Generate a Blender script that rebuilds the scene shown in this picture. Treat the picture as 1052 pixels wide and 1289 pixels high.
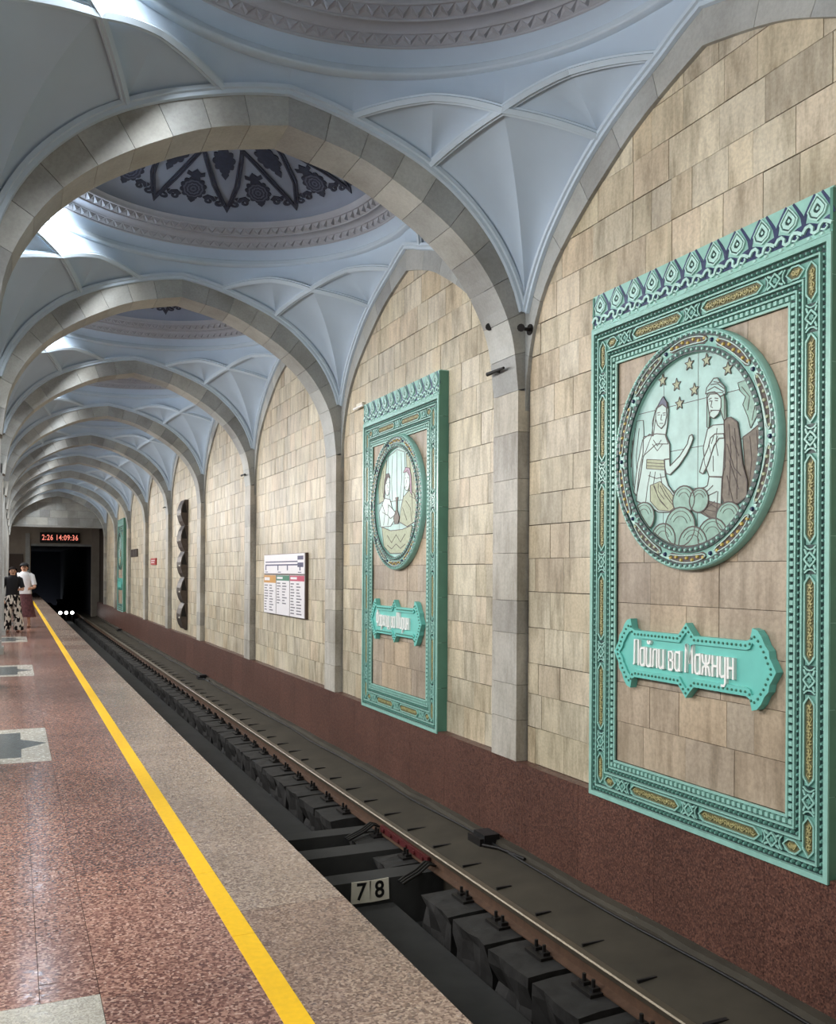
import bpy, math, random
from mathutils import Vector, Matrix
R_ = random.Random(7)
PI = math.pi
for o in list(bpy.data.objects): bpy.data.objects.remove(o)
scn = bpy.context.scene
COL = scn.collection

# ------------------------------------------------------------------ camera
F = 1150.0; IW, IH = 1052, 1289; CAMZ = 1.6
ROLL = 0.006; VPX, VPY = 16.0, 717.0
_c, _s = math.cos(ROLL), math.sin(ROLL)
def _de(u, v):
    dx, dy = u - IW / 2, v - IH / 2
    return dx * _c + dy * _s, -dx * _s + dy * _c
_V = _de(VPX, VPY); YAW = math.atan(-_V[0] / F); _S, _C = math.sin(YAW), math.cos(YAW)
def ray(u, v):
    d = _de(u, v); a = d[0] / F
    return Vector((_S + a * _C, _C - a * _S, (_V[1] - d[1]) / F))
def onX(u, v, X):
    d = ray(u, v); return d * (X / d.x) + Vector((0, 0, CAMZ))
def project(p):
    q = (p[0], p[1], p[2] - CAMZ); den = q[0] * _S + q[1] * _C
    dx, dy = (q[0] * _C - q[1] * _S) / den * F, _V[1] - q[2] / den * F
    return dx * _c - dy * _s + IW / 2, dx * _s + dy * _c + IH / 2, den
cam = bpy.data.cameras.new('camera'); camo = bpy.data.objects.new('camera', cam); COL.objects.link(camo)
cam.sensor_fit = 'HORIZONTAL'; cam.sensor_width = 36; cam.lens = F / IW * 36
cam.shift_x = _V[1] * _s / IW; cam.shift_y = _V[1] * _c / IW
cam.clip_start = 0.05; cam.clip_end = 300
camo.matrix_world = Matrix.Translation((0, 0, CAMZ)) @ Matrix.Rotation(-YAW, 4, 'Z') @ Matrix.Rotation(PI / 2, 4, 'X') @ Matrix.Rotation(ROLL, 4, 'Z')
scn.camera = camo

# ------------------------------------------------------------------ layout numbers (metres)
XC = 2.2                    # axis of the track vault
PITCH = 5.54; PIER0 = 8.08; BAY0 = PIER0 - PITCH / 2
NB = 9                      # bays in view (last one ends at the end wall)
XF, XR, XW = 4.54, 4.62, 4.67   # pilaster face, wall-arch face, tiled wall face
ZP = -0.26                  # top of the brown plinth
EDGE = 1.5                  # platform edge
YEND = PIER0 + PITCH * 8 + 0.3

# ------------------------------------------------------------------ world, light, exposure
w = bpy.data.worlds.new('world'); scn.world = w; w.use_nodes = True
w.node_tree.nodes['Background'].inputs[0].default_value = (0.86, 0.93, 1.0, 1)
w.node_tree.nodes['Background'].inputs[1].default_value = 0.55
scn.view_settings.view_transform = 'Standard'; scn.view_settings.look = 'None'
scn.view_settings.exposure = 0.35; scn.view_settings.gamma = 1.0
scn.view_settings.use_curve_mapping = False
HALL_W = 260.0; FLOOD_W = 210.0
def area(loc, rot, sx, sy, e, col):
    l = bpy.data.lights.new('hall_lamp', 'AREA'); l.shape = 'RECTANGLE'; l.size = sx; l.size_y = sy; l.energy = e; l.color = col
    o = bpy.data.objects.new('hall_lamp', l); COL.objects.link(o); o.location = loc; o.rotation_euler = rot
for k in range(-1, 9):      # luminaires of the central hall, one for each bay, left of the arcade
    area((-3.4, BAY0 + PITCH * k, 4.4), (0, -math.radians(74), -math.radians(26)), 1.2, 2.4, HALL_W, (1.0, 0.97, 0.94))

# ------------------------------------------------------------------ materials
def srgb(r, g, b):
    f = lambda c: (c / 255 / 12.92) if c / 255 <= 0.04045 else ((c / 255 + 0.055) / 1.055) ** 2.4
    return (f(r), f(g), f(b), 1)
MATS = {}
class NT:
    def __init__(s, name):
        m = bpy.data.materials.new(name); m.use_nodes = True; MATS[name] = m
        s.m = m; s.t = m.node_tree; s.b = s.t.nodes['Principled BSDF']; s.geo = None
    def n(s, t, **kw):
        x = s.t.nodes.new(t)
        for k, v in kw.items(): setattr(x, k, v)
        return x
    def l(s, a, b): s.t.links.new(a, b)
    def pos(s, sc):
        if not s.geo: s.geo = s.n('ShaderNodeNewGeometry')
        mp = s.n('ShaderNodeMapping'); s.l(s.geo.outputs['Position'], mp.inputs[0]); mp.inputs['Scale'].default_value = sc
        return mp.outputs[0]
    def noise(s, vec, scale, detail=3.0, rough=0.55):
        x = s.n('ShaderNodeTexNoise'); s.l(vec, x.inputs['Vector']); x.inputs['Scale'].default_value = scale
        x.inputs['Detail'].default_value = detail; x.inputs['Roughness'].default_value = rough
        return x.outputs['Fac']
    def ramp(s, fac, stops, interp='LINEAR'):
        x = s.n('ShaderNodeValToRGB'); s.l(fac, x.inputs[0]); cr = x.color_ramp; cr.interpolation = interp
        while len(cr.elements) < len(stops): cr.elements.new(0.5)
        for e, (p, c) in zip(cr.elements, stops):
            e.position = p; e.color = c if len(c) == 4 else (*c, 1)
        return x.outputs[0]
    def mix(s, mode, fac, a, b):
        x = s.n('ShaderNodeMix', data_type='RGBA', blend_type=mode)
        if hasattr(fac, 'links'): s.l(fac, x.inputs[0])
        else: x.inputs[0].default_value = fac
        for v, i in ((a, 6), (b, 7)):
            if hasattr(v, 'links'): s.l(v, x.inputs[i])
            else: x.inputs[i].default_value = v
        return x.outputs[2]
    def rand(s):
        oi = s.n('ShaderNodeObjectInfo'); g = s.n('ShaderNodeNewGeometry')
        a = s.n('ShaderNodeMath', operation='ADD'); s.l(oi.outputs['Random'], a.inputs[0]); s.l(g.outputs['Random Per Island'], a.inputs[1])
        f = s.n('ShaderNodeMath', operation='FRACT'); s.l(a.outputs[0], f.inputs[0])
        return f.outputs[0]
    def bump(s, fac, st, dist=0.01):
        x = s.n('ShaderNodeBump'); s.l(fac, x.inputs['Height']); x.inputs['Strength'].default_value = st; x.inputs['Distance'].default_value = dist
        s.l(x.outputs[0], s.b.inputs['Normal'])
    def fin(s, col, rough=0.5, spec=0.5, metal=0.0):
        if hasattr(col, 'links'): s.l(col, s.b.inputs['Base Color'])
        else: s.b.inputs['Base Color'].default_value = col
        if hasattr(rough, 'links'): s.l(rough, s.b.inputs['Roughness'])
        else: s.b.inputs['Roughness'].default_value = rough
        s.b.inputs['Specular IOR Level'].default_value = spec; s.b.inputs['Metallic'].default_value = metal
        return s.m
def g(v): return (v, v, v, 1)
def plain(name, c, rough=0.5, spec=0.4, metal=0.0, var=0.12, sc=6.0, bump=0.0):
    t = NT(name); nz = t.noise(t.pos((1, 1, 1)), sc, 4)
    m = t.ramp(nz, [(0.3, g(1 - var)), (0.7, g(1 + 0.0))])
    if bump: t.bump(nz, bump)
    return t.fin(t.mix('MULTIPLY', 1.0, c, m), rough, spec, metal)
def stone(name, stops, streak=0.3, rough=0.45, fine=0.15, spec=0.4, vec=(5, 5, 0.55)):
    t = NT(name)
    base = t.ramp(t.rand(), stops)
    if name == 'wall_stone': base = t.mix('MIX', 0.45, base, srgb(206, 195, 174))
    rv = t.rand(); cx = t.n('ShaderNodeCombineXYZ'); ml = t.n('ShaderNodeMath', operation='MULTIPLY'); t.l(rv, ml.inputs[0]); ml.inputs[1].default_value = 41.0
    for q in range(3): t.l(ml.outputs[0], cx.inputs[q])
    va = t.n('ShaderNodeVectorMath', operation='ADD'); t.l(t.pos(vec), va.inputs[0]); t.l(cx.outputs[0], va.inputs[1])
    st = t.noise(va.outputs[0], 1.6, 6, 0.68)
    pt = t.noise(t.pos((1, 1, 1)), 0.9, 3, 0.6)
    c = t.mix('MULTIPLY', 1.0, base, t.ramp(st, [(0.32, (1 - streak, 1 - streak * 1.05, 1 - streak * 1.15)), (0.55, g(1)), (0.75, (1.08, 1.07, 1.05))]))
    f2 = t.noise(t.pos((1, 1, 1)), 38, 4, 0.6)
    c = t.mix('MULTIPLY', 1.0, c, t.ramp(pt, [(0.3, (0.74, 0.72, 0.69)), (0.58, g(1.04))]))
    c = t.mix('MULTIPLY', 1.0, c, t.ramp(f2, [(0.35, g(1 - fine)), (0.6, g(1))]))
    t.bump(f2, 0.08, 0.004)
    return t.fin(c, rough, spec)
def granite(name, stops, scale, rough, stops2=None, spec=0.5):
    t = NT(name); v = t.n('ShaderNodeTexVoronoi'); v.inputs['Scale'].default_value = scale; t.l(t.pos((1, 1, 1)), v.inputs['Vector'])
    bw = t.n('ShaderNodeSeparateColor'); t.l(v.outputs['Color'], bw.inputs[0])
    c = t.ramp(bw.outputs[0], stops, 'CONSTANT')
    if stops2: c = t.mix('MULTIPLY', 1.0, c, t.ramp(t.rand(), stops2))
    big = t.noise(t.pos((1, 1, 1)), 1.3, 4)
    c = t.mix('MULTIPLY', 1.0, c, t.ramp(big, [(0.3, g(0.82)), (0.65, g(1.06))]))
    rr = t.ramp(t.noise(t.pos((1, 1, 1)), 26, 3), [(0.3, g(max(rough - 0.08, 0.02))), (0.7, g(rough + 0.10))])
    return t.fin(c, rr, spec)
stone('wall_stone', [(0.0, srgb(212, 201, 168)), (0.14, srgb(194, 186, 163)), (0.3, srgb(224, 215, 188)), (0.45, srgb(207, 187, 150)), (0.58, srgb(182, 175, 157)), (0.7, srgb(218, 196, 164)), (0.82, srgb(220, 212, 192)), (0.92, srgb(196, 180, 146)), (1.0, srgb(208, 198, 172))], 0.44, fine=0.18, vec=(4.5, 4.5, 1.0))
stone('field_stone', [(0.0, srgb(186, 168, 146)), (0.3, srgb(176, 162, 144)), (0.6, srgb(192, 172, 146)), (0.85, srgb(170, 156, 140)), (1.0, srgb(184, 170, 150))], 0.36, fine=0.2)
stone('arch_stone', [(0.0, srgb(172, 175, 173)), (0.25, srgb(160, 163, 161)), (0.5, srgb(184, 185, 179)), (0.75, srgb(148, 150, 149)), (1.0, srgb(176, 177, 171))], 0.2, fine=0.12, vec=(0.9, 0.9, 0.9), rough=0.5)
stone('pilaster_stone', [(0.0, srgb(192, 188, 178)), (0.3, srgb(176, 172, 164)), (0.6, srgb(204, 198, 184)), (0.8, srgb(166, 163, 156)), (1.0, srgb(196, 190, 178))], 0.3, fine=0.15, vec=(4, 4, 0.8), rough=0.5)
plain('grout', srgb(64, 54, 44), 0.9)
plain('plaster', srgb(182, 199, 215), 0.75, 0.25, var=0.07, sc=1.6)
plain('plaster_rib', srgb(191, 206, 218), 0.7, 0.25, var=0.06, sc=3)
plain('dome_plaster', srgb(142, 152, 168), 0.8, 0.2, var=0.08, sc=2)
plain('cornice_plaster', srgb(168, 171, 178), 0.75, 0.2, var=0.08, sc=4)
plain('dome_paint', srgb(52, 58, 76), 0.6, var=0.3, sc=20)
plain('dome_paint_light', srgb(92, 98, 116), 0.6, var=0.3, sc=20)
granite('plinth_granite', [(0.0, srgb(90, 60, 51)), (0.25, srgb(102, 69, 58)), (0.5, srgb(78, 51, 44)), (0.72, srgb(114, 79, 66)), (0.9, srgb(66, 43, 38))], 90, 0.42, [(0, g(0.9)), (1, g(1.08))])
granite('paving_red', [(0.0, srgb(144, 108, 97)), (0.2, srgb(164, 127, 113)), (0.4, srgb(118, 86, 78)), (0.6, srgb(182, 146, 130)), (0.8, srgb(102, 74, 68)), (0.93, srgb(208, 176, 160))], 95, 0.16, [(0, (0.72, 0.70, 0.71)), (0.5, (0.85, 0.83, 0.82)), (1, (0.92, 0.87, 0.84))])
granite('paving_edge', [(0.0, srgb(154, 134, 120)), (0.2, srgb(170, 150, 136)), (0.4, srgb(134, 115, 104)), (0.6, srgb(184, 166, 150)), (0.8, srgb(116, 99, 91)), (0.93, srgb(200, 182, 164))], 100, 0.22, [(0, (0.72, 0.65, 0.62)), (0.4, (0.86, 0.86, 0.85)), (1, (0.94, 0.95, 0.93))])
granite('paving_grey', [(0.0, srgb(176, 172, 160)), (0.3, srgb(190, 186, 174)), (0.6, srgb(160, 156, 146)), (0.85, srgb(200, 196, 184))], 160, 0.22)
granite('paving_dark', [(0.0, srgb(92, 98, 98)), (0.3, srgb(104, 110, 110)), (0.6, srgb(80, 86, 88))], 160, 0.18)
plain('yellow_paint', srgb(246, 196, 20), 0.45, 0.4, var=0.12, sc=30)
plain('platform_body', srgb(70, 66, 62), 0.8)
plain('track_concrete', srgb(72, 67, 57), 0.8, 0.3, var=0.35, sc=2.2, bump=0.25)
plain('trough_concrete', srgb(58, 58, 57), 0.75, 0.3, var=0.35, sc=3, bump=0.2)
plain('sleeper_concrete', srgb(50, 49, 48), 0.7, 0.35, var=0.5, sc=9, bump=0.6)
plain('rail_rust', srgb(98, 74, 58), 0.6, 0.4, 0.2, var=0.35, sc=14)
plain('rail_steel', srgb(126, 117, 102), 0.45, 0.6, 0.85, var=0.2, sc=10)
plain('iron_dark', srgb(40, 38, 37), 0.5, 0.4, 0.4, var=0.3, sc=12)
plain('red_paint', srgb(92, 32, 34), 0.5, var=0.4, sc=20)
plain('rubber_black', srgb(24, 24, 25), 0.5)
plain('enamel_white', srgb(232, 226, 208), 0.4, var=0.08, sc=30)
plain('ink_black', srgb(20, 20, 20), 0.5)
plain('turquoise', srgb(114, 166, 153), 0.32, 0.5, var=0.2, sc=9)
plain('turquoise_light', srgb(152, 201, 188), 0.3, 0.5, var=0.16, sc=14)
plain('turquoise_pale', srgb(182, 222, 212), 0.32, 0.5, var=0.14, sc=12)
plain('olive_ground', srgb(112, 110, 78), 0.5, var=0.45, sc=50)
plain('turquoise_dark', srgb(36, 62, 60), 0.4, 0.5, var=0.35, sc=18)
plain('turquoise_side', srgb(86, 138, 120), 0.35, 0.5, var=0.18, sc=5)
plain('plate_turquoise', srgb(114, 200, 188), 0.3, 0.5, var=0.08, sc=8)
plain('navy_glaze', srgb(48, 58, 98), 0.35, 0.5, var=0.35, sc=16)
plain('olive_gold', srgb(186, 178, 124), 0.45, 0.5, var=0.5, sc=40)
plain('gold_glaze', srgb(196, 172, 84), 0.4, 0.5, var=0.3, sc=40)
plain('relief_sky', srgb(172, 212, 204), 0.35, 0.4, var=0.3, sc=5)
plain('relief_pale', srgb(184, 210, 202), 0.35, 0.4, var=0.12, sc=12)
plain('relief_line', srgb(82, 70, 66), 0.5)
plain('relief_hill', srgb(146, 184, 168), 0.4, var=0.3, sc=16)
plain('relief_robe', srgb(130, 120, 106), 0.5, var=0.45, sc=22)
plain('relief_plum', srgb(176, 142, 160), 0.45, var=0.3, sc=20)
plain('relief_gold', srgb(176, 184, 150), 0.45, var=0.3, sc=25)
plain('white_letter', srgb(244, 244, 240), 0.35, var=0.04)
plain('sign_white', srgb(236, 232, 234), 0.35, var=0.04)
plain('sign_navy', srgb(44, 40, 92), 0.4)
plain('sign_ochre', srgb(206, 148, 62), 0.4)
plain('sign_green', srgb(44, 122, 92), 0.4)
plain('sign_red', srgb(190, 46, 84), 0.4)
plain('sign_grey', srgb(120, 116, 124), 0.5)
plain('sign_frame', srgb(84, 68, 58), 0.4)
plain('scarlet', srgb(176, 40, 34), 0.4)
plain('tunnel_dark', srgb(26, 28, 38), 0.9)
plain('portal_panel', srgb(176, 164, 148), 0.6, var=0.25, sc=1.5)
plain('skin', srgb(206, 160, 134), 0.5, var=0.05)
plain('hair_dark', srgb(34, 25, 23), 0.9, 0.15, var=0.4, sc=60)
plain('cloth_black', srgb(26, 26, 30), 0.8, var=0.2, sc=30)
plain('cloth_white', srgb(232, 232, 234), 0.8, var=0.15, sc=12)
plain('cloth_wine', srgb(104, 62, 66), 0.8, var=0.6, sc=26)
plain('shoe_tan', srgb(150, 110, 92), 0.5)
plain('bronze', srgb(92, 82, 76), 0.4, 0.5, 0.5, var=0.35, sc=10)
t = NT('cloth_pattern'); nz = t.noise(t.pos((1, 1, 0.45)), 17, 1.5)
t.fin(t.ramp(nz, [(0.0, srgb(24, 22, 24)), (0.5, srgb(224, 216, 206))], 'CONSTANT'), 0.8, 0.2)
def glow(name, c, e):
    t = NT(name); t.fin(c, 0.4); t.b.inputs['Emission Color'].default_value = c; t.b.inputs['Emission Strength'].default_value = e
glow('led_red', (0.9, 0.25, 0.18, 1), 0.9)
glow('lamp_white', (1.0, 0.97, 0.92, 1), 30.0)
glow('signal_white', (1.0, 0.98, 0.95, 1), 6.0)

# ------------------------------------------------------------------ mesh helpers
class MB:
    def __init__(s): s.v = []; s.f = []; s.sm = []
    def add(s, vs, fs, smooth=False):
        b = len(s.v); s.v += [tuple(v) for v in vs]; s.f += [tuple(i + b for i in f) for f in fs]; s.sm += [smooth] * len(fs); return s
    def box(s, x0, x1, y0, y1, z0, z1):
        v = [(x, y, z) for z in (z0, z1) for y in (y0, y1) for x in (x0, x1)]
        return s.add(v, [(0, 2, 3, 1), (4, 5, 7, 6), (0, 1, 5, 4), (2, 6, 7, 3), (0, 4, 6, 2), (1, 3, 7, 5)])
    def prism(s, poly, d0, d1, taper=1.0):
        n = len(poly); cx = sum(p[0] for p in poly) / n; cy = sum(p[1] for p in poly) / n
        v = [(p[0], p[1], d0) for p in poly] + [(cx + (p[0] - cx) * taper, cy + (p[1] - cy) * taper, d1) for p in poly]
        return s.add(v, [tuple(range(n - 1, -1, -1)), tuple(range(n, 2 * n))] + [(i, (i + 1) % n, n + (i + 1) % n, n + i) for i in range(n)])
    def ring(s, outer, inner, d0, d1):       # closed band between two loops of the same count
        n = len(outer); v = [(*p, d) for d in (d0, d1) for lp in (outer, inner) for p in lp]
        f = []
        for i in range(n):
            j = (i + 1) % n
            f += [(2 * n + i, 2 * n + j, 3 * n + j, 3 * n + i), (i, j, 2 * n + j, 2 * n + i), (n + j, n + i, 3 * n + i, 3 * n + j)]
        return s.add(v, f)
    def strip(s, pts, wd, d0, d1, closed=False):    # raised line along 2D points
        n = len(pts); L, Rr = [], []
        for i in range(n):
            a = pts[i - 1] if (i or closed) else pts[i]; b = pts[(i + 1) % n] if (i < n - 1 or closed) else pts[i]
            dx, dy = b[0] - a[0], b[1] - a[1]; ll = math.hypot(dx, dy) or 1; ww = (wd[i] if isinstance(wd, (list, tuple)) else wd) / 2
            L.append((pts[i][0] - dy / ll * ww, pts[i][1] + dx / ll * ww)); Rr.append((pts[i][0] + dy / ll * ww, pts[i][1] - dx / ll * ww))
        if closed: return s.ring(L, Rr, d0, d1) if True else s
        v = [(*p, d) for d in (d0, d1) for lp in (L, Rr) for p in lp]; f = []
        for i in range(n - 1):
            j = i + 1
            f += [(2 * n + i, 3 * n + i, 3 * n + j, 2 * n + j), (i, 2 * n + i, 2 * n + j, j), (n + i, n + j, 3 * n + j, 3 * n + i)]
        f += [(0, n, 3 * n, 2 * n), (n - 1, 2 * n - 1 + 0, 4 * n - 1, 3 * n - 1)]
        return s.add(v, f)
    def grid(s, rows, smooth=True, close=False):
        m = len(rows[0]); v = [p for r in rows for p in r]; f = []
        for i in range(len(rows) - 1):
            for j in range(m if close else m - 1):
                k = (j + 1) % m; f.append((i * m + j, i * m + k, (i + 1) * m + k, (i + 1) * m + j))
        return s.add(v, f, smooth)
    def lathe(s, prof, n, z=None, smooth=True):     # profile of (r, z)
        return s.grid([[(r * math.cos(2 * PI * k / n), r * math.sin(2 * PI * k / n), zz) for k in range(n)] for r, zz in prof], smooth, True)
    def tube(s, pts, rad, n=8):
        pts = [Vector(p) for p in pts]; rows = []; ref = Vector((0, 0, 1))
        for i, p in enumerate(pts):
            t = (pts[min(i + 1, len(pts) - 1)] - pts[max(i - 1, 0)]).normalized()
            a = t.cross(ref)
            if a.length < 0.05: a = t.cross(Vector((1, 0, 0)))
            a.normalize(); b = t.cross(a); r = rad[i] if isinstance(rad, (list, tuple)) else rad
            rows.append([p + a * math.cos(2 * PI * k / n) * r + b * math.sin(2 * PI * k / n) * r for k in range(n)])
        s.grid(rows, True, True); b0 = len(s.v)
        s.add(rows[0], [tuple(range(n - 1, -1, -1))]); s.add(rows[-1], [tuple(range(n))]); return s
    def ball(s, c, rx, ry, rz, n=10, m=6):
        rows = [[(c[0] + rx * math.sin(PI * i / m) * math.cos(2 * PI * k / n), c[1] + ry * math.sin(PI * i / m) * math.sin(2 * PI * k / n), c[2] + rz * math.cos(PI * i / m)) for k in range(n)] for i in range(m + 1)]
        return s.grid(rows, True, True)
    def sweep(s, pts, prof, inward):      # prof: (side, depth) pairs; inward(p) -> direction into the room
        pts = [Vector(p) for p in pts]; rows = []
        for i, p in enumerate(pts):
            t = (pts[min(i + 1, len(pts) - 1)] - pts[max(i - 1, 0)]).normalized()
            d = Vector(inward(p)); d = (d - t * d.dot(t)).normalized(); a = t.cross(d)
            rows.append([p + a * x + d * y for x, y in prof])
        return s.grid(rows, False)
    def mesh(s, name):
        me = bpy.data.meshes.new(name); me.from_pydata(s.v, [], s.f); me.polygons.foreach_set('use_smooth', s.sm); me.update(); return me
    def obj(s, name, m, parent=None, kind=None, label=None):
        return link(name, s.mesh(name), m, parent, kind, label)
def link(name, me, m=None, parent=None, kind=None, label=None):
    o = bpy.data.objects.new(name, me); COL.objects.link(o)
    if m and me and not me.materials: me.materials.append(MATS[m])
    if parent: o.parent = parent
    if kind: o['kind'] = kind
    if label: o['label'] = label
    return o
def empty(name, loc=(0, 0, 0), rot=(0, 0, 0), kind=None):
    o = bpy.data.objects.new(name, None); COL.objects.link(o); o.location = loc; o.rotation_euler = rot; o.empty_display_size = 0.1
    if kind: o['kind'] = kind
    return o
def tag(o, label, cat, group=None):
    o['label'] = label; o['category'] = cat
    if group: o['group'] = group
    return o
KIDS = {}
def copy_tree(o, parent=None, skip=()):
    c = o.copy(); COL.objects.link(c); c.parent = parent
    for ch in o.children:
        if ch.name.split('.')[0] not in skip: copy_tree(ch, c, skip)
    return c
WALLROT = Matrix(((0, 0, -1), (-1, 0, 0), (0, 1, 0))).to_euler()   # local x -> -Y, local y -> Z, local z -> -X (out of the wall)
def lerp(a, b, t): return Vector(a) * (1 - t) + Vector(b) * t
def interp(tab, x):
    for (a, b), (c, d) in zip(tab, tab[1:]):
        if a <= x <= c: return b + (d - b) * (x - a) / (c - a)
    return tab[-1][1]
def smoothtab(tab, n=6):         # Catmull-Rom through the table
    P = [Vector(p) for p in tab]; out = []
    for i in range(len(P) - 1):
        p0 = P[i - 1] if i else P[i] * 2 - P[i + 1]; p1, p2 = P[i], P[i + 1]; p3 = P[i + 2] if i + 2 < len(P) else P[i + 1]
        for k in range(n):
            t = k / n
            out.append(0.5 * ((2 * p1) + (p2 - p0) * t + (2 * p0 - 5 * p1 + 4 * p2 - p3) * t * t + (3 * p1 - p0 - 3 * p2 + p3) * t ** 3))
    return out + [P[-1]]

# ================================================================== STRUCTURE
T_IN = smoothtab([(0, 5.53), (0.64, 5.385), (1.12, 5.17), (1.55, 4.91), (1.88, 4.62), (2.11, 4.30), (2.27, 3.92), (2.34, 3.40)])
W_IN = smoothtab([(0, 5.49), (0.4, 5.38), (0.78, 5.25), (1.12, 5.08), (1.44, 4.90), (1.78, 4.68), (2.06, 4.45), (2.26, 4.20), (2.40, 3.90), (2.49, 3.55), (2.52, 3.2)])
T_OUT = smoothtab([(0, 5.85), (0.3, 5.80), (0.59, 5.73), (1.0, 5.60), (1.38, 5.435), (1.7, 5.23), (2.0, 4.95), (2.2, 4.68), (2.34, 4.40), (2.42, 4.15)])
W_OUT = smoothtab([(0, 5.83), (0.25, 5.755), (0.48, 5.67), (0.9, 5.53), (1.28, 5.37), (1.6, 5.19), (1.9, 4.97), (2.15, 4.74), (2.36, 4.46), (2.52, 4.15)])
def arc_stones(curve, step, off, clamp):
    """split a half arch (apex to spring) into stones: list of 4-corner polygons (plus mid points)"""
    L = [0]
    for a, b in zip(curve, curve[1:]): L.append(L[-1] + (b - a).length)
    n = max(3, round(L[-1] / step))
    def at(d):
        for i in range(len(L) - 1):
            if L[i] <= d <= L[i + 1] + 1e-9:
                t = (d - L[i]) / (L[i + 1] - L[i]); p = curve[i] * (1 - t) + curve[i + 1] * t
                a, b = curve[max(i - 1, 0)], curve[min(i + 2, len(L) - 1)]; tg = (b - a).normalized(); return p, Vector((-tg.y, tg.x))
    out = []
    for k in range(n):
        lo, hi = [], []
        for q in range(4):
            d = L[-1] * (k + q / 3) / n
            if q == 0 and k > 0: d += 0.0022
            if q == 3 and k < n - 1: d -= 0.0022
            p, nn = at(d)
            if d < 1e-6: nn = Vector((0, 1))
            o = p + nn * off; o.x = min(o.x, clamp); lo.append(p); hi.append(o)
        out.append((lo, hi))
    return out
def stone_mesh(lo, hi, axis, d0, d1, sign):
    """lo/hi polylines in (u, z); extruded along the other horizontal axis"""
    m = MB(); n = len(lo); mk = (lambda p, d: (p.x * sign, d, p.y)) if axis == 'y' else (lambda p, d: (d, p.x * sign, p.y))
    v = [mk(p, d) for d in (d0, d1) for lp in (lo, hi) for p in lp]; f = []
    for i in range(n - 1):
        j = i + 1
        f += [(i, j, n + j, n + i), (2 * n + i, 3 * n + i, 3 * n + j, 2 * n + j), (i, 2 * n + i, 2 * n + j, j), (n + i, n + j, 3 * n + j, 3 * n + i)]
    f += [(0, n, 3 * n, 2 * n), (n - 1, 3 * n - 1, 4 * n - 1, 2 * n - 1)]
    return m.add(v, f)
# ---- transverse arches with their pilasters
arch = empty('trim_1', (XC, PIER0, 0), kind='structure')
for sgn in (1, -1):
    for lo, hi in arc_stones(T_IN, 0.34, 0.325, 2.46):
        stone_mesh(lo, hi, 'y', -0.25, 0.25, sgn).obj('voussoir', 'arch_stone', arch)
    z = ZP + 0.001
    while z < 3.38:
        z2 = min(z + R_.uniform(0.3, 0.62), 3.40)
        if 3.40 - z2 < 0.15: z2 = 3.40
        if sgn > 0: MB().box(XF - XC, XW + 0.1 - XC, -0.25, 0.25, z, z2 - 0.004).obj('pilaster_block', 'pilaster_stone', arch)
        z = z2
# lines joining arch core (keeps joints dark, closes the gaps between stones)
core = MB()
for sgn in (1, -1):
    for lo, hi in arc_stones(T_IN, 0.34, 0.32, 2.45):
        k = [p * 0.985 + q * 0.015 for p, q in zip(lo, hi)]
        stone_tmp = stone_mesh([p + (q - p) * 0.012 for p, q in zip(lo, hi)], hi, 'y', -0.246, 0.246, sgn); core.add(stone_tmp.v, stone_tmp.f)
core.obj('mortar_core', 'grout', arch)
arches = [arch]
for k in [-1] + list(range(1, 9)):
    a = copy_tree(arch); a.name = 'trim_%d' % (len(arches) + 1); a.location.y = PIER0 + PITCH * k; arches.append(a)

# ---- wall arches (right wall, and the arcade on the hall side)
warch = empty('trim_20', (XC, BAY0, 0), kind='structure')
for sx in (1, -1):
    for sgn in (1, -1):
        for lo, hi in arc_stones(W_IN, 0.5, 0.27, 2.6):
            a, b = (XR - XC, XR - XC + 0.16)
            stone_mesh(lo, hi, 'x', sx * a, sx * b, sgn).obj('arch_block', 'arch_stone', warch)
for k in list(range(1, NB)):
    a = copy_tree(warch); a.name = 'trim_%d' % (20 + k); a.location.y = BAY0 + PITCH * k

# ---- vault of one bay
VX, VY = XR - XC, PITCH / 2 - 0.25      # 2.42, 2.52
vault = empty('ceiling', (XC, BAY0, 0), kind='structure')
D_ = Vector((1.66, 1.64, 5.61)); C_ = Vector((VX, VY, 4.15))
def tcurve(x): return Vector((x, VY, interp(T_OUT_L, x)))
def wcurve(y): return Vector((VX, y, interp(W_OUT_L, y)))
T_OUT_L = [(p.x, p.y) for p in T_OUT]; W_OUT_L = [(p.x, p.y) for p in W_OUT]
T1, T2 = tcurve(1.38), tcurve(0.59); W1, W2 = wcurve(1.28), wcurve(0.49)
PT = Vector((1.18, 2.04, 5.80)); PW = Vector((2.05, 1.18, 5.80))
def bez(a, b, up, n=8):      # gently arched rib segment
    c = (Vector(a) + Vector(b)) / 2 + Vector((0, 0, up))
    return [Vector(a) * (1 - t) ** 2 + c * 2 * t * (1 - t) + Vector(b) * t * t for t in [i / n for i in range(n + 1)]]
ribTa, ribTb = bez(T2, PT, 0.05), bez(PT, D_, 0.045)
ribWa, ribWb = bez(W2, PW, 0.05), bez(PW, D_, 0.045)
ribT1, ribW1 = bez(T1, D_, 0.05), bez(D_, W1, 0.05)
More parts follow.
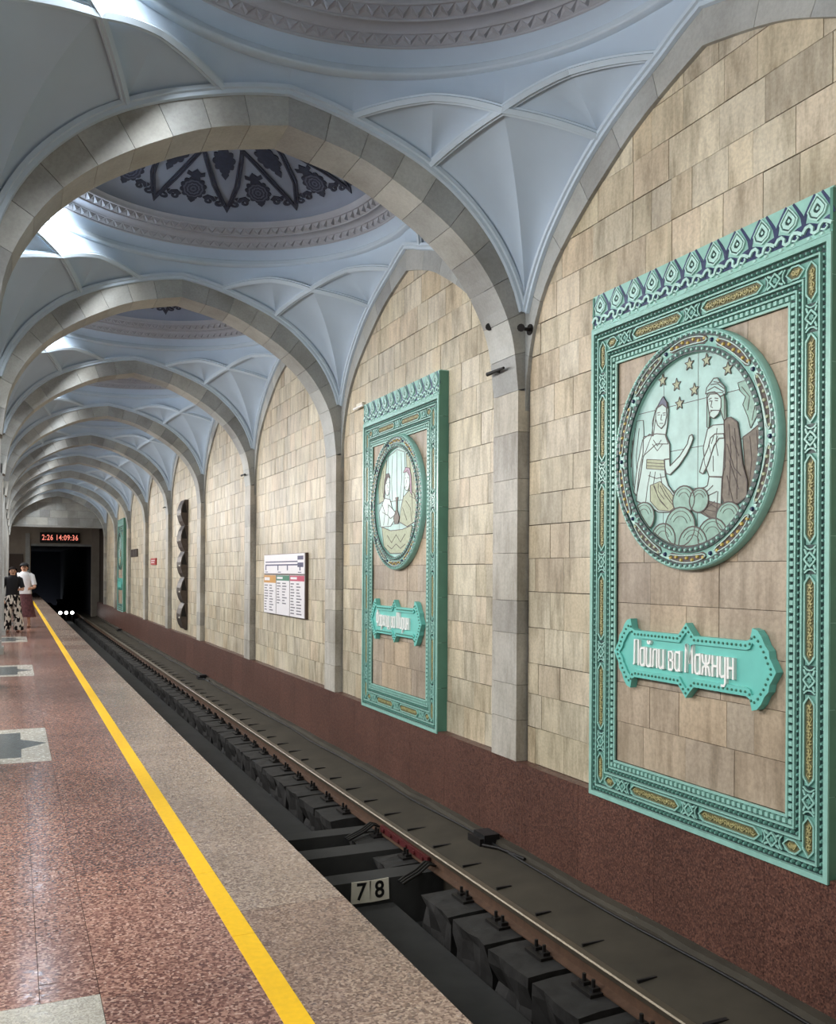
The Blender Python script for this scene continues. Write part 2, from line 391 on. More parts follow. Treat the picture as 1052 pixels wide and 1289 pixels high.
def kite_half(rail_a, top, flip):
    n, m = 16, 8; ctl = Vector((2.20, 2.24, 5.17)); rows = []
    for i in range(n + 1):
        t = i / n; a = rail_a(t); b = C_ * (1 - t) ** 2 + ctl * 2 * t * (1 - t) + D_ * t * t; row = []
        for j in range(m + 1):
            s = j / m; k = s * (len(top) - 1); q = int(min(k, len(top) - 2)); tp = top[q] + (top[q + 1] - top[q]) * (k - q)
            p = a * (1 - s) + b * s + (tp - lerp(top[0], top[-1], s)) * t * t
            p += Vector((0.06, 0.06, 0.10)) * math.sin(PI * s) * t * (1 - t) * 1.2
            row.append(p)
        rows.append(row)
    return rows
rail_T = lambda t: tcurve(C_.x + (T1.x - C_.x) * t) if t > 0 else C_.copy()
rail_W = lambda t: wcurve(C_.y + (W1.y - C_.y) * t) if t > 0 else C_.copy()
def tri(apex, edge, base):      # fan patch: apex -> points of edge; first ray follows base(t)
    n, rows = 8, []
    for i, e in enumerate(edge):
        s = i / (len(edge) - 1); row = []
        for k in range(n + 1):
            t = k / n; p = apex * (1 - t) + e * t
            if base: p += (base(t) - (apex * (1 - t) + edge[0] * t)) * (1 - s)
            p += Vector((0, 0, 0.05)) * math.sin(PI * s) * math.sin(PI * t)
            row.append(p)
        rows.append(row)
    return rows
def mirror(rows, sx, sy): return [[Vector((p.x * sx, p.y * sy, p.z)) for p in r] for r in rows]
RR, ZR = 2.40, 6.05
RIBP = [(-0.042, 0.0), (-0.042, 0.022), (-0.026, 0.024), (-0.022, 0.048), (0.022, 0.048), (0.026, 0.024), (0.042, 0.022), (0.042, 0.0)]
inw = lambda p: Vector((0, 0, 4.4)) - p
for sx in (1, -1):
    for sy in (1, -1):
        m = MB(); m.grid(mirror(kite_half(rail_T, ribT1, 0), sx, sy)); m.grid(mirror(kite_half(rail_W, ribW1[::-1], 1), sx, sy)); m.obj('vault_kite', 'plaster', vault)
        m = MB(); m.grid(mirror(tri(T1, ribTa, lambda t: tcurve(T1.x + (T2.x - T1.x) * t)), sx, sy)); m.grid(mirror(tri(T1, ribTb, None), sx, sy)); m.obj('vault_facet', 'plaster', vault)
        m = MB(); m.grid(mirror(tri(W1, ribWa, lambda t: wcurve(W1.y + (W2.y - W1.y) * t)), sx, sy)); m.grid(mirror(tri(W1, ribWb, None), sx, sy)); m.obj('vault_facet', 'plaster', vault)
        for pth in (ribTa + ribTb[1:] + ribW1[1:], ribWa + ribWb[1:] + ribT1[::-1][1:]):
            MB().sweep([Vector((p.x * sx, p.y * sy, p.z)) for p in pth], RIBP, inw).obj('rib', 'plaster_rib', vault)
        # upper band between the ribs and the ring, one facet for each crease
        for edge in ([tcurve(0.59 * i / 6) for i in range(7)], ribTa + ribTb[1:], (ribWa + ribWb[1:])[::-1], [wcurve(0.49 * i / 6) for i in range(7)]):
            rows = []
            for i, e in enumerate(edge):
                ang = math.atan2(e.y, e.x); top = Vector((RR * math.cos(ang), RR * math.sin(ang), ZR)); row = []
                bul = math.sin(PI * i / (len(edge) - 1))
                for k in range(6):
                    t = k / 5; p = lerp(e, top, t); p.xy = p.xy * (1 + 0.012 * bul * math.sin(PI * t)); row.append(p)
                rows.append(row)
            MB().grid(mirror(rows, sx, sy)).obj('band_facet', 'plaster', vault)
    MB().sweep([wcurve(abs(y)) * 1 if False else Vector((sx * (VX - 0.0), y, interp(W_OUT_L, abs(y)))) for y in [-2.52 + 5.04 * i / 60 for i in range(61)]], [(-0.0, 0.0), (-0.0, 0.06), (0.0, 0.06)], lambda p: Vector((-sx, 0, 0)))
# mouldings along the outer edge of the four arches: two thin fillets
def mould(pts, nrm, name):
    rows = []
    for i, p in enumerate(pts):
        tg = (pts[min(i + 1, len(pts) - 1)] - pts[max(i - 1, 0)]).normalized(); dn = tg.cross(nrm).normalized()
        if dn.z > 0: dn = -dn
        if abs(dn.z) < 0.3 and (dn.xy.dot(p.xy) > 0): dn = -dn
        kf = 1.0
        rows.append([p - dn * 0.015, p - dn * 0.015 + nrm * 0.055, p + dn * 0.02 + nrm * 0.055, p + dn * 0.028 + nrm * 0.035, p + dn * 0.062 + nrm * 0.035, p + dn * 0.07 + nrm * 0.002])
    MB().grid(rows, False).obj(name, 'plaster_rib', vault)
def sampled(tab, lim, n=40): return [(lim * (i / n), interp(tab, lim * (i / n))) for i in range(n + 1)]
for s in (1, -1):
    L = sampled(T_OUT_L, 2.41); pts = [Vector((-x, s * VY, z)) for x, z in L[::-1]] + [Vector((x, s * VY, z)) for x, z in L[1:]]
    mould(pts, Vector((0, -s, 0)), 'arch_moulding')
    L = sampled(W_OUT_L, 2.51); pts = [Vector((s * VX, -y, z)) for y, z in L[::-1]] + [Vector((s * VX, y, z)) for y, z in L[1:]]
    mould(pts, Vector((-s, 0, 0)), 'arch_moulding')
NR = 96
MB().lathe([(2.43, 5.99), (2.35, 5.995), (2.335, 6.02), (2.36, 6.045), (2.345, 6.06), (2.365, 6.075)], NR).obj('ring_moulding', 'plaster_rib', vault)
MB().lathe([(2.365, 6.075), (2.35, 6.12), (2.325, 6.17), (2.30, 6.20)], NR).obj('cove', 'plaster', vault)
MB().lathe([(2.30, 6.20), (2.285, 6.205), (2.28, 6.215), (2.285, 6.225), (2.215, 6.285), (2.205, 6.275), (2.20, 6.285), (2.19, 6.30), (2.10, 6.325), (2.09, 6.315), (2.08, 6.33), (2.085, 6.34), (2.0, 6.405), (1.99, 6.395), (1.975, 6.41), (1.975, 6.43), (1.94, 6.47)], NR).obj('cornice', 'cornice_plaster', vault)
def teeth(r0, z0, r1, z1, n, hgt):
    m = MB()
    for k in range(n):
        a0 = 2 * PI * k / n; a1 = 2 * PI * (k + 0.92) / n; am = (a0 + a1) / 2
        P = lambda r, z, a: (r * math.cos(a), r * math.sin(a), z)
        rm, zm = (r0 + r1) / 2, (z0 + z1) / 2
        m.add([P(r0, z0, am), P(r1, z1, a0), P(r1, z1, a1), P(rm - hgt * 0.7, zm - hgt * 0.7, am)], [(0, 1, 3), (1, 2, 3), (2, 0, 3)])
        m.add([P(r1, z1, a1), P(r0, z0, am), P(r0, z0, am + 2 * PI / n), P(rm - hgt * 0.2, zm - hgt * 0.2, a1)], [(0, 1, 3), (1, 2, 3), (2, 0, 3)])
    return m
teeth(2.282, 6.222, 2.217, 6.282, 108, 0.028).obj('carved_band', 'cornice_plaster', vault, 'stuff')
teeth(2.083, 6.338, 2.003, 6.402, 100, 0.045).obj('carved_band', 'cornice_plaster', vault, 'stuff')
# dome and its painted relief
DR, DZ, DH = 1.95, 6.46, 0.62
def dome_pt(ang, tt, off=0.0):      # tt = 0 at the rim, 1 at the crown
    a = tt * PI / 2; n = Vector((math.cos(a) / DR, math.sin(a) / DH)).normalized()
    r = DR * math.cos(a) - n.x * off; z = DZ + DH * math.sin(a) - n.y * off
    return Vector((r * math.sin(ang), r * math.cos(ang), z))
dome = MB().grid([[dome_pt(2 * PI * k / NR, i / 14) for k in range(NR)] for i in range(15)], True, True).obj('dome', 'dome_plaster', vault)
def dome_plate(poly_or_mb, m, name, ang0, t0, off=0.014):
    """poly in local metres (x along the rim, y up the dome) -> plates on the dome"""
    mb = poly_or_mb; out = MB(); vs = []
    for x, y, d in mb.v:
        tt = t0 + y / 1.95; rr = max(0.25, DR * math.cos(tt * PI / 2))
        vs.append(dome_pt(ang0 + x / rr, tt, 0.002 + d))
    out.add(vs, mb.f); return out.mesh(name)
def scallop(r, n, depth, sy=1.0, k=4):
    return [((r + depth * abs(math.sin(n * a / 2))) * math.sin(a), (r + depth * abs(math.sin(n * a / 2))) * math.cos(a) * sy) for a in [2 * PI * i / (n * k) for i in range(n * k)]][::-1]
ros = MB(); ros.prism(scallop(0.15, 12, 0.03, 1.15), 0, 0.012)
ros.prism([(-0.05, 0.17), (0.05, 0.17), (0.07, 0.25), (0.0, 0.33), (-0.07, 0.25)], 0, 0.012); ros.prism([(-0.12, 0.23), (-0.05, 0.2), (-0.05, 0.26), (-0.11, 0.29)], 0, 0.01); ros.prism([(0.05, 0.2), (0.12, 0.23), (0.11, 0.29), (0.05, 0.26)], 0, 0.01)
ros.prism([(0, -0.28), (0.05, -0.22), (0.03, -0.17), (-0.03, -0.17), (-0.05, -0.22)], 0, 0.012)
ros_in = MB()
for r in (0.125, 0.08, 0.035): ros_in.ring(scallop(r, 10, 0.012, 1.15), scallop(r - 0.02, 10, 0.010, 1.15), 0.012, 0.02)
def spiral(cx, cy, r, a0, turns, sg, n=16): return [(cx + r * (1 - 0.75 * i / n) * math.cos(a0 + sg * turns * 2 * PI * i / n), cy + r * (1 - 0.75 * i / n) * math.sin(a0 + sg * turns * 2 * PI * i / n)) for i in range(n + 1)]
scr = MB()
for sg in (1, -1):
    line = [(sg * 0.16, -0.16), (sg * 0.21, -0.11), (sg * 0.27, -0.13), (sg * 0.31, -0.19)]
    scr.strip(line, [0.05, 0.06, 0.05, 0.04], 0, 0.012)
    scr.strip(spiral(sg * 0.235, -0.20, 0.055, PI / 2, 1.0, sg), 0.034, 0, 0.012)
    scr.strip(spiral(sg * 0.37, -0.23, 0.07, PI / 2, 1.1, -sg), 0.04, 0, 0.012)
    scr.prism([(sg * 0.30, -0.10), (sg * 0.35, -0.12), (sg * 0.33, -0.17)][::int(-sg)], 0, 0.012)
leg = MB()
for sg in (1, -1):
    for o_ in (0.0, 0.055): leg.strip([(sg * (0.0 + o_), -0.0 + o_ * 1.5), (sg * (0.125 + o_ * 0.9), 0.42 + o_ * 0.3), (sg * (0.205 + o_ * 0.7), 0.84), (sg * (0.23 + o_ * 0.5), 1.0)], 0.03, 0, 0.012)
leg.prism([(0, -0.10), (0.055, 0.06), (-0.055, 0.06)], 0, 0.012)
hang = MB(); hang.prism(scallop(0.12, 10, 0.03, 1.3), 0, 0.012); hang.prism([(0, -0.30), (0.05, -0.22), (0.025, -0.15), (-0.025, -0.15), (-0.05, -0.22)], 0, 0.012)
for k in range(12):
    a = math.radians(30 * k)
    if k == 0:
        ME = [dome_plate(q, None, nm, 0, tt) for q, nm, tt in ((ros, 'rosette', 0.34), (ros_in, 'rosette_rings', 0.34), (scr, 'scroll', 0.34), (leg, 'zigzag_band', 0.17), (hang, 'pendant_motif', 0.60))]
    for me, mt, aa in ((ME[0], 'dome_paint', 0), (ME[1], 'dome_paint_light', 0), (ME[2], 'dome_paint', 0), (ME[3], 'dome_paint', 15), (ME[4], 'dome_paint', 15)):
        o = link(me.name.split('.')[0], me, mt, dome); o.rotation_euler.z = -a - math.radians(aa)
for k in range(1, NB):
    v_ = copy_tree(vault, None, () if k < 3 else ('rosette', 'rosette_rings', 'scroll', 'zigzag_band', 'pendant_motif')); v_.location.y = BAY0 + PITCH * k
MB().box(-1.0, 6.2, -4.0, YEND + 0.5, 7.35, 7.6).obj('ceiling', 'grout', None, 'structure')  # unseen slab added above the vaults to keep light from leaking in

# ---- right wall: backing, plinth and stone tiles
wall = MB().box(XW + 0.001, 5.2, -4, YEND + 10, -1.6, 7.4).obj('wall_right', 'grout', None, 'structure')
tiles = []
PANELS = {0: 5.31, 1: 10.90, 7: BAY0 + PITCH * 7}
for k in range(-1, NB):
    y0, y1 = BAY0 + PITCH * k - VY + 0.025, BAY0 + PITCH * k + VY - 0.025; yc = BAY0 + PITCH * k
    z = ZP; row = 0
    while z < 5.75:
        h = R_.choice((0.30, 0.325, 0.325, 0.35)); z2 = z + h; y = y0 - R_.uniform(0, 0.4)
        while y < y1:
            y2 = y + R_.choice((0.24, 0.32, 0.38, 0.44, 0.5, 0.56))
            a, b = max(y, y0), min(y2, y1)
            if y1 - b < 0.12: b = y1; y2 = y1 + 1
            near = min(abs(a - yc), abs(b - yc)) if (a - yc) * (b - yc) > 0 else 0
            top = interp([(p.x, p.y) for p in W_IN], min(near, 2.519)) + 0.16
            hid = k in PANELS and a > PANELS[k] - 1.1 and b < PANELS[k] + 1.1 and z > -0.1 and z2 < 3.8
            if b - a > 0.03 and z < top and not hid:
                pr = project((XW, (a + b) / 2, (z + z2) / 2)); vis = 0
                if pr[2] > 0 and -30 < pr[0] < IW + 30 and -30 < pr[1] < IH + 30: vis = (b - a) * h / pr[2] ** 3
                tiles.append((vis, a, b, z, min(z2, 6.0)))
            y = y2
        z = z2; row += 1
tiles.sort(key=lambda q: -q[0])
def tile_box(m, a, b, z, z2):
    d = R_.uniform(0.008, 0.014); jz = R_.uniform(-0.002, 0.002)
    m.box(XW - d, XW + 0.02, a + 0.0022, b - 0.0022, z + 0.003 + jz, z2 - 0.003 + jz)
for q in tiles[:300]:
    m = MB(); tile_box(m, *q[1:]); m.obj('wall_tile', 'wall_stone', wall)
m = MB()
for q in tiles[300:]: tile_box(m, *q[1:])
m.obj('wall_tiles', 'wall_stone', wall, 'stuff')
pl = MB().box(4.56, 4.68, -4, YEND + 4, -1.6, ZP - 0.01).obj('baseboard_right', 'grout', None, 'structure')
y = -3.5
while y < YEND + 3.5:
    y2 = y + R_.uniform(0.85, 1.15)
    MB().box(4.545, 4.66, y + 0.0015, y2 - 0.0015, -1.22, ZP).obj('plinth_slab', 'plinth_granite', pl); y = y2

# ---- arcade towards the hall
lw = MB()
for k in range(NB):
    yc = BAY0 + PITCH * k; pts = [(yc - p.x, p.y) for p in W_IN[::-1]] + [(yc + p.x, p.y) for p in W_IN[1:]]
    for x in (-0.36, -0.85):
        rows = [[(x, y, z + 0.03) for y, z in pts], [(x, y, 7.4) for y, z in pts]]; lw.grid(rows, False)
    lw.grid([[(-0.36, y, z + 0.03) for y, z in pts], [(-0.85, y, z + 0.03) for y, z in pts]])
wl = lw.obj('wall_left', 'plaster', None, 'structure')
for k in range(-1, 9):
    yc = PIER0 + PITCH * k
    c = MB(); c.box(-0.85, -0.19, yc - 0.25, yc + 0.25, 0.12, 3.6); c.obj('pier_shaft', 'arch_stone', wl)
    c = MB(); c.box(-0.90, -0.15, yc - 0.30, yc + 0.30, 0.0, 0.12); c.obj('pier_base', 'arch_stone', wl)
    c = MB(); c.box(-0.85, -0.37, yc - 0.27, yc + 0.27, 3.55, 7.4); c.obj('pier_head', 'plaster', wl)

MB().box(-9, 5.2, -4.4, -4.0, -1.9, 7.4).obj('wall_light_block', 'arch_stone', None, 'structure')  # unseen wall added behind the camera to hold back world light; the station runs on
# ---- platform: body, paving, inlays, yellow line
fl = MB().box(-9, EDGE - 0.06, -4, YEND + 16, -1.9, -0.03).obj('floor', 'platform_body', None, 'structure')
STARS = [2.76, 9.12, 15.83, 22.9, 29.6, 36.2]; SX0, SX1, SH = -1.44, 0.31, 0.875
def cut(x0, x1, y0, y1):          # slab minus the star squares
    segs = [(y0, y1)]
    if x0 < SX1 - 0.01 and x1 > SX0 + 0.01:
        for c in STARS:
            nx = []
            for a, b in segs:
                if b <= c - SH or a >= c + SH: nx.append((a, b)); continue
                if a < c - SH: nx.append((a, c - SH))
                if b > c + SH: nx.append((c + SH, b))
            segs = nx
    return [(a, b) for a, b in segs if b - a > 0.02]
slabs = []
def lay(x0, x1, ys, step, m):
    y = ys
    while y < YEND + 6:
        st = step if isinstance(step, float) else R_.choice(step)
        for a, b in cut(x0, x1, y, y + st): slabs.append((x0, x1, a, b, m))
        y += st
lay(0.935, EDGE, -3.965, 1.175, 'paving_edge')
lay(0.31, 0.935, -3.6, (0.9, 1.2, 1.5), 'paving_red')
lay(0.10, 0.31, -3.4, (1.2, 1.8), 'paving_red')
lay(-0.75, 0.10, -3.9, (1.2, 1.5), 'paving_red')
lay(-1.44, -0.75, -3.9, (1.5, 1.8), 'paving_red')
n_ind = 0; rest = MB()
for x0, x1, a, b, m in slabs:
    mb = MB().box(x0 + 0.0012, x1 - 0.0012, a + 0.0012, b - 0.0012, -0.03, 0.0)
    if n_ind < 296 and b > 1.0 and b < 45: mb.obj('paving_slab', m, fl); n_ind += 1
    else:
        if m == 'paving_edge': mb.obj('edge_slab', m, fl)
        else: rest.add(mb.v, mb.f)
rest.obj('paving_slabs', 'paving_red', fl, 'stuff')
MB().box(-9, -1.442, -4, YEND + 16, -0.03, -0.0005).obj('hall_paving', 'paving_red', fl)
MB().box(-1.44, EDGE, YEND + 6, YEND + 16, -0.03, -0.001).obj('service_walkway', 'paving_grey', fl)
for c in STARS:
    xc = (SX0 + SX1) / 2
    st = [(xc + (0.86 if i % 2 == 0 else 0.47) * math.cos(PI / 8 * i), c + (0.86 if i % 2 == 0 else 0.47) * math.sin(PI / 8 * i)) for i in range(16)]
    e8 = [(xc + 0.42 * x, c + 0.42 * y) for x, y in ()]
    # eight light pieces round a dark star made of two squares
    hs = 0.64
    star = [(xc + 0.86, c), (xc + hs, c + 0.25), (xc + hs, c + hs), (xc + 0.25, c + hs), (xc, c + 0.86), (xc - 0.25, c + hs), (xc - hs, c + hs), (xc - hs, c + 0.25), (xc - 0.86, c), (xc - hs, c - 0.25), (xc - hs, c - hs), (xc - 0.25, c - hs), (xc, c - 0.86), (xc + 0.25, c - hs), (xc + hs, c - hs), (xc + hs, c - 0.25)]
    MB().prism(star, -0.03, 0.0).obj('star_inlay', 'paving_dark', fl)
    for qx in (1, -1):
        for qy in (1, -1):
            q = [(xc + qx * 0.86, c + qy * 0.002), (xc + qx * 0.874, c + qy * 0.002), (xc + qx * 0.874, c + qy * 0.874), (xc + qx * 0.002, c + qy * 0.874), (xc + qx * 0.002, c + qy * 0.86), (xc + qx * 0.252, c + qy * (hs + 0.002)), (xc + qx * (hs + 0.002), c + qy * (hs + 0.002)), (xc + qx * (hs + 0.002), c + qy * 0.252)]
            if qx * qy < 0: q = q[::-1]
            MB().prism(q, -0.03, 0.0).obj('star_border', 'paving_grey', fl)
y = -3.9
while y < 50:
    y2 = y + R_.uniform(0.75, 1.05)
    MB().box(0.885, 0.985, y + 0.0015, y2 - 0.0015, -0.01, 0.0025).obj('safety_line', 'yellow_paint', fl); y = y2

# ---- track bed
tb = MB().box(EDGE - 0.3, 4.62, -4, YEND + 40, -2.1, -1.72).obj('floor_1', 'trough_concrete', None, 'structure')
side = MB(); side.add([(3.80, -4, -1.20), (4.56, -4, -1.12), (4.56, YEND + 40, -1.12), (3.80, YEND + 40, -1.20), (3.80, -4, -1.75), (3.80, YEND + 40, -1.75)], [(0, 1, 2, 3), (4, 0, 3, 5)])
side.obj('track_shoulder', 'track_concrete', tb)
cb = MB(); y = -4
pts = []
while y < YEND + 8: pts.append(y); y += R_.uniform(0.25, 0.6)
rows = []
for y in pts:
    w_ = R_.uniform(0.05, 0.09); h_ = R_.uniform(-1.105, -1.085)
    rows.append([(4.55 - w_ - 0.02, y, -1.14), (4.55 - w_, y, h_), (4.55, y, h_ + 0.01)])
cb.grid(rows, False).obj('wall_foot_fillet', 'track_concrete', tb)
for ya, yb in ((-4, 7.9), (9.68, YEND + 40)): MB().box(1.44, 3.27, ya, yb, -1.75, -1.49).obj('drain_ledge', 'trough_concrete', tb)
MB().box(1.44, 2.55, 7.9, 9.68, -1.75, -1.49).obj('drain_ledge', 'trough_concrete', tb)
for yc in [6.38 + 0.66 * i for i in range(-10, 66)]:
    MB().box(3.90, R_.uniform(4.0, 4.18), yc, yc + R_.uniform(0.015, 0.03), -1.19, -1.166 ).obj('joint_strip', 'rubber_black', tb)
for y in (11.2,): pass

# ---- end wall with the tunnel portal
we = MB()
we.box(-6, 4.67, YEND, YEND + 0.3, 4.0, 7.4); we.obj('wall_back', 'grout', None, 'structure'); we = bpy.data.objects['wall_back']
z = 4.0
while z < 6.3:
    x = -1.0
    while x < 4.6:
        x2 = min(x + R_.choice((0.5, 0.7, 0.9, 1.1)), 4.66)
        MB().box(x + 0.003, x2 - 0.003, YEND - 0.02 - R_.uniform(0, 0.01), YEND + 0.02, z + 0.003, z + 0.397).obj('wall_tile', 'arch_stone', we); x = x2
    z += 0.4
MB().box(-6, 4.67, YEND - 0.05, YEND + 0.35, 3.88, 4.0).obj('lintel', 'arch_stone', we)
YP = 57.2
wp = MB(); wp.box(0.95, 4.67, YP, YP + 0.4, 3.05, 7.0); wp.box(-6, 0.95, YP, YP + 0.4, -0.1, 7.0); wp.box(4.25, 4.67, YP - 0.3, YP + 0.4, -1.6, 7.0)
wp = wp.obj('wall_back_1', 'portal_panel', None, 'structure')
MB().box(0.95, 4.3, YP - 0.06, YP, 2.98, 3.1).obj('portal_lintel', 'arch_stone', wp)
MB().box(-0.2, 0.55, YP - 0.08, YP - 0.002, 0, 2.5).obj('service_door', 'sign_frame', wp)
MB().box(0.66, 0.9, YP - 0.10, YP - 0.002, 1.4, 3.7).obj('wall_panel', 'arch_stone', wp)
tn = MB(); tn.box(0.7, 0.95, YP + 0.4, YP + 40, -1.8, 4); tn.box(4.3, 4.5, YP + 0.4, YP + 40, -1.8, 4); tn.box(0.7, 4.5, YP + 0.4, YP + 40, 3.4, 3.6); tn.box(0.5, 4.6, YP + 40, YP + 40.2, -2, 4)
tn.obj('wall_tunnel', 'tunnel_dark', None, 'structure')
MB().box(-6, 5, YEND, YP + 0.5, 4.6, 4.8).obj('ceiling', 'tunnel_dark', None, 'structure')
#@@THINGS
# ================================================================== THINGS
# ---- ceramic relief panels
PW2, PH, PC = 1.255, 3.955, 4.25          # half width, frame height, height with cresting
DF = XW - 4.525                           # depth of the panel front from the wall
panel = empty('ceramic_relief', (XW, PANELS[0], -0.285), WALLROT)
MB().box(-PW2 + 0.004, PW2 - 0.004, 0.004, PC - 0.004, 0.0, DF - 0.05).obj('panel_core', 'grout', panel)
def rect(o): return [(-PW2 + o, o), (PW2 - o, o), (PW2 - o, PH - o), (-PW2 + o, PH - o)]
def rring(o0, o1, d0, d1, name, m, kind=None): return MB().ring(rect(o0), rect(o1), d0, d1).obj(name, m, panel, kind)
rring(0.03, 0.345, DF - 0.05, DF - 0.028, 'frame_ground', 'turquoise_dark')
rring(0.0, 0.036, DF - 0.06, DF, 'outer_lip', 'turquoise_light')
for o0, o1, d in ((0.084, 0.097, 0.003), (0.213, 0.226, 0.003), (0.268, 0.281, 0.006), (0.328, 0.345, 0.012)):
    rring(o0, o1, DF - 0.05, DF - d, 'fillet', 'turquoise_light')
rring(0.110, 0.200, DF - 0.028, DF - 0.022, 'ornament_ground', 'turquoise')
def beads(off, step, sz, square):
    m = MB(); x0, x1, y0, y1 = -PW2 + off, PW2 - off, off, PH - off
    def one(x, y):
        if square: m.prism([(x - sz, y - sz), (x + sz, y - sz), (x + sz, y + sz), (x - sz, y + sz)], DF - 0.03, DF - 0.010, 0.8)
        else: m.prism([(x + sz * math.cos(PI / 3 * i), y + sz * math.sin(PI / 3 * i)) for i in range(6)], DF - 0.03, DF - 0.006, 0.55)
    nx, ny = round((x1 - x0) / step), round((y1 - y0) / step)
    for i in range(nx + 1):
        one(x0 + (x1 - x0) * i / nx, y0); one(x0 + (x1 - x0) * i / nx, y1)
    for j in range(1, ny):
        one(x0, y0 + (y1 - y0) * j / ny); one(x1, y0 + (y1 - y0) * j / ny)
    m.obj('bead_row', 'turquoise_light' if square else 'turquoise', panel, 'stuff')
beads(0.060, 0.046, 0.0155, False); beads(0.247, 0.046, 0.0150, False); beads(0.305, 0.050, 0.0175, True)
# cartouches and rosettes in the middle band
BO = 0.155
def cart(L):
    w_ = 0.046; e = 0.05
    return [(-L / 2, 0), (-L / 2 + e * 0.5, w_ * 0.55), (-L / 2 + e, w_), (L / 2 - e, w_), (L / 2 - e * 0.5, w_ * 0.55), (L / 2, 0), (L / 2 - e * 0.5, -w_ * 0.55), (L / 2 - e, -w_), (-L / 2 + e, -w_), (-L / 2 + e * 0.5, -w_ * 0.55)][::-1]
def vine(L):      # leafy scroll inside a cartouche
    m = MB(); n = max(6, int(L / 0.022)); pts = [(-L / 2 + 0.03 + (L - 0.06) * i / n, 0.018 * math.sin(i * 1.25)) for i in range(n + 1)]
    m.strip(pts, 0.007, 0, 0.007)
    for i in range(1, n, 1):
        x, y = pts[i]; s_ = -1 if y > 0 else 1
        m.prism([(x - 0.010, y * 0.3 + s_ * 0.004), (x, y * 0.3 + s_ * 0.024), (x + 0.010, y * 0.3 + s_ * 0.006), (x, y * 0.3)][::s_], 0, 0.008)
    return m
CM = {}
def cartouche(x, y, L, vertical):
    key = round(L, 3)
    if key not in CM:
        o_ = cart(L); i_ = [(p[0] * (1 - 0.026 / L), p[1] * 0.78) for p in o_]; i2 = None
        CM[key] = (MB().ring(o_[::-1], i_[::-1], 0, 0.018).mesh('cartouche'), MB().prism(i_[::-1], 0, 0.006).mesh('ground'), vine(L - 0.03).mesh('vine'))
    a = link('cartouche', CM[key][0], 'turquoise_light', panel); a.location = (x, y, DF - 0.024); a.rotation_euler.z = PI / 2 if vertical else 0
    link('cartouche_ground', CM[key][1], 'olive_ground', a)
    v_ = link('vine', CM[key][2], 'olive_gold', a); v_.location.z = 0.006
oct_ = lambda r, r2, n=8: [((r if i % 2 == 0 else r2) * math.cos(PI * i / n), (r if i % 2 == 0 else r2) * math.sin(PI * i / n)) for i in range(2 * n)]
ro = MB(); ro.ring(oct_(0.052, 0.040, 4), oct_(0.036, 0.027, 4), 0, 0.018)
for a in range(4):
    c_, s_ = math.cos(PI / 4 + PI / 2 * a), math.sin(PI / 4 + PI / 2 * a)
    ro.strip([(0.040 * c_ * 1.2, 0.040 * s_), (0.075 * c_ * 1.25, 0.055 * s_ * 1.1)], 0.014, 0, 0.016)
for sg in (-1, 1): ro.strip([(sg * 0.085, -0.045), (sg * 0.066, -0.02), (sg * 0.062, 0), (sg * 0.066, 0.02), (sg * 0.085, 0.045)], 0.010, 0, 0.014)
ro_me = ro.mesh('rosette'); rc_me = MB().prism(oct_(0.024, 0.014, 6), 0, 0.014).mesh('flower')
rg_me = MB().prism([(-0.092, -0.052), (0.092, -0.052), (0.092, 0.052), (-0.092, 0.052)], 0, 0.003).mesh('ground')
def rosette(x, y, vertical):
    a = link('rosette', ro_me, 'turquoise_light', panel); a.location = (x, y, DF - 0.023); a.rotation_euler.z = PI / 2 if vertical else 0
    link('rosette_ground', rg_me, 'turquoise_dark', a); b = link('flower', rc_me, 'turquoise', a)
ys = [0.47 + i * 0.754 for i in range(5)]; xs = [-0.80, 0.0, 0.80]
for sx in (-1, 1):
    for y in ys: rosette(sx * (PW2 - BO), y, True)
    for a, b in zip(ys, ys[1:]): cartouche(sx * (PW2 - BO), (a + b) / 2, 0.565, True)
    cartouche(sx * (PW2 - BO), 0.245, 0.26, True); cartouche(sx * (PW2 - BO), PH - 0.245, 0.26, True)
for y in (BO, PH - BO):
    for x in xs: rosette(x, y, False)
    for a, b in zip(xs, xs[1:]): cartouche((a + b) / 2, y, 0.60, False)
    for sx in (-1, 1): cartouche(sx * (PW2 - 0.285), y, 0.16, False)
# stone field
z = 0.345
while z < PH - 0.36:
    z2 = min(z + 0.325, PH - 0.345); x = -PW2 + 0.345
    if PH - 0.345 - z2 < 0.1: z2 = PH - 0.345
    x += 0
    while x < PW2 - 0.35:
        x2 = x + R_.choice((0.26, 0.34, 0.42, 0.5))
        if PW2 - 0.345 - x2 < 0.15: x2 = PW2 - 0.345
        MB().box(x + 0.002, x2 - 0.002, z + 0.002, z2 - 0.002, DF - 0.055, DF - 0.038 + R_.uniform(-0.003, 0.003)).obj('field_tile', 'field_stone', panel); x = x2
    z = z2
# glazed side tiles
for sx in (-1, 1):
    z = 0.0
    while z < PC - 0.01:
        z2 = min(z + 0.53, PC); a, b = sorted((sx * (PW2 + 0.002), sx * (PW2 - 0.02)))
        MB().box(a, b, z + 0.002, z2 - 0.002, 0.0, DF - 0.012).obj('side_tile', 'turquoise_side', panel); z = z2
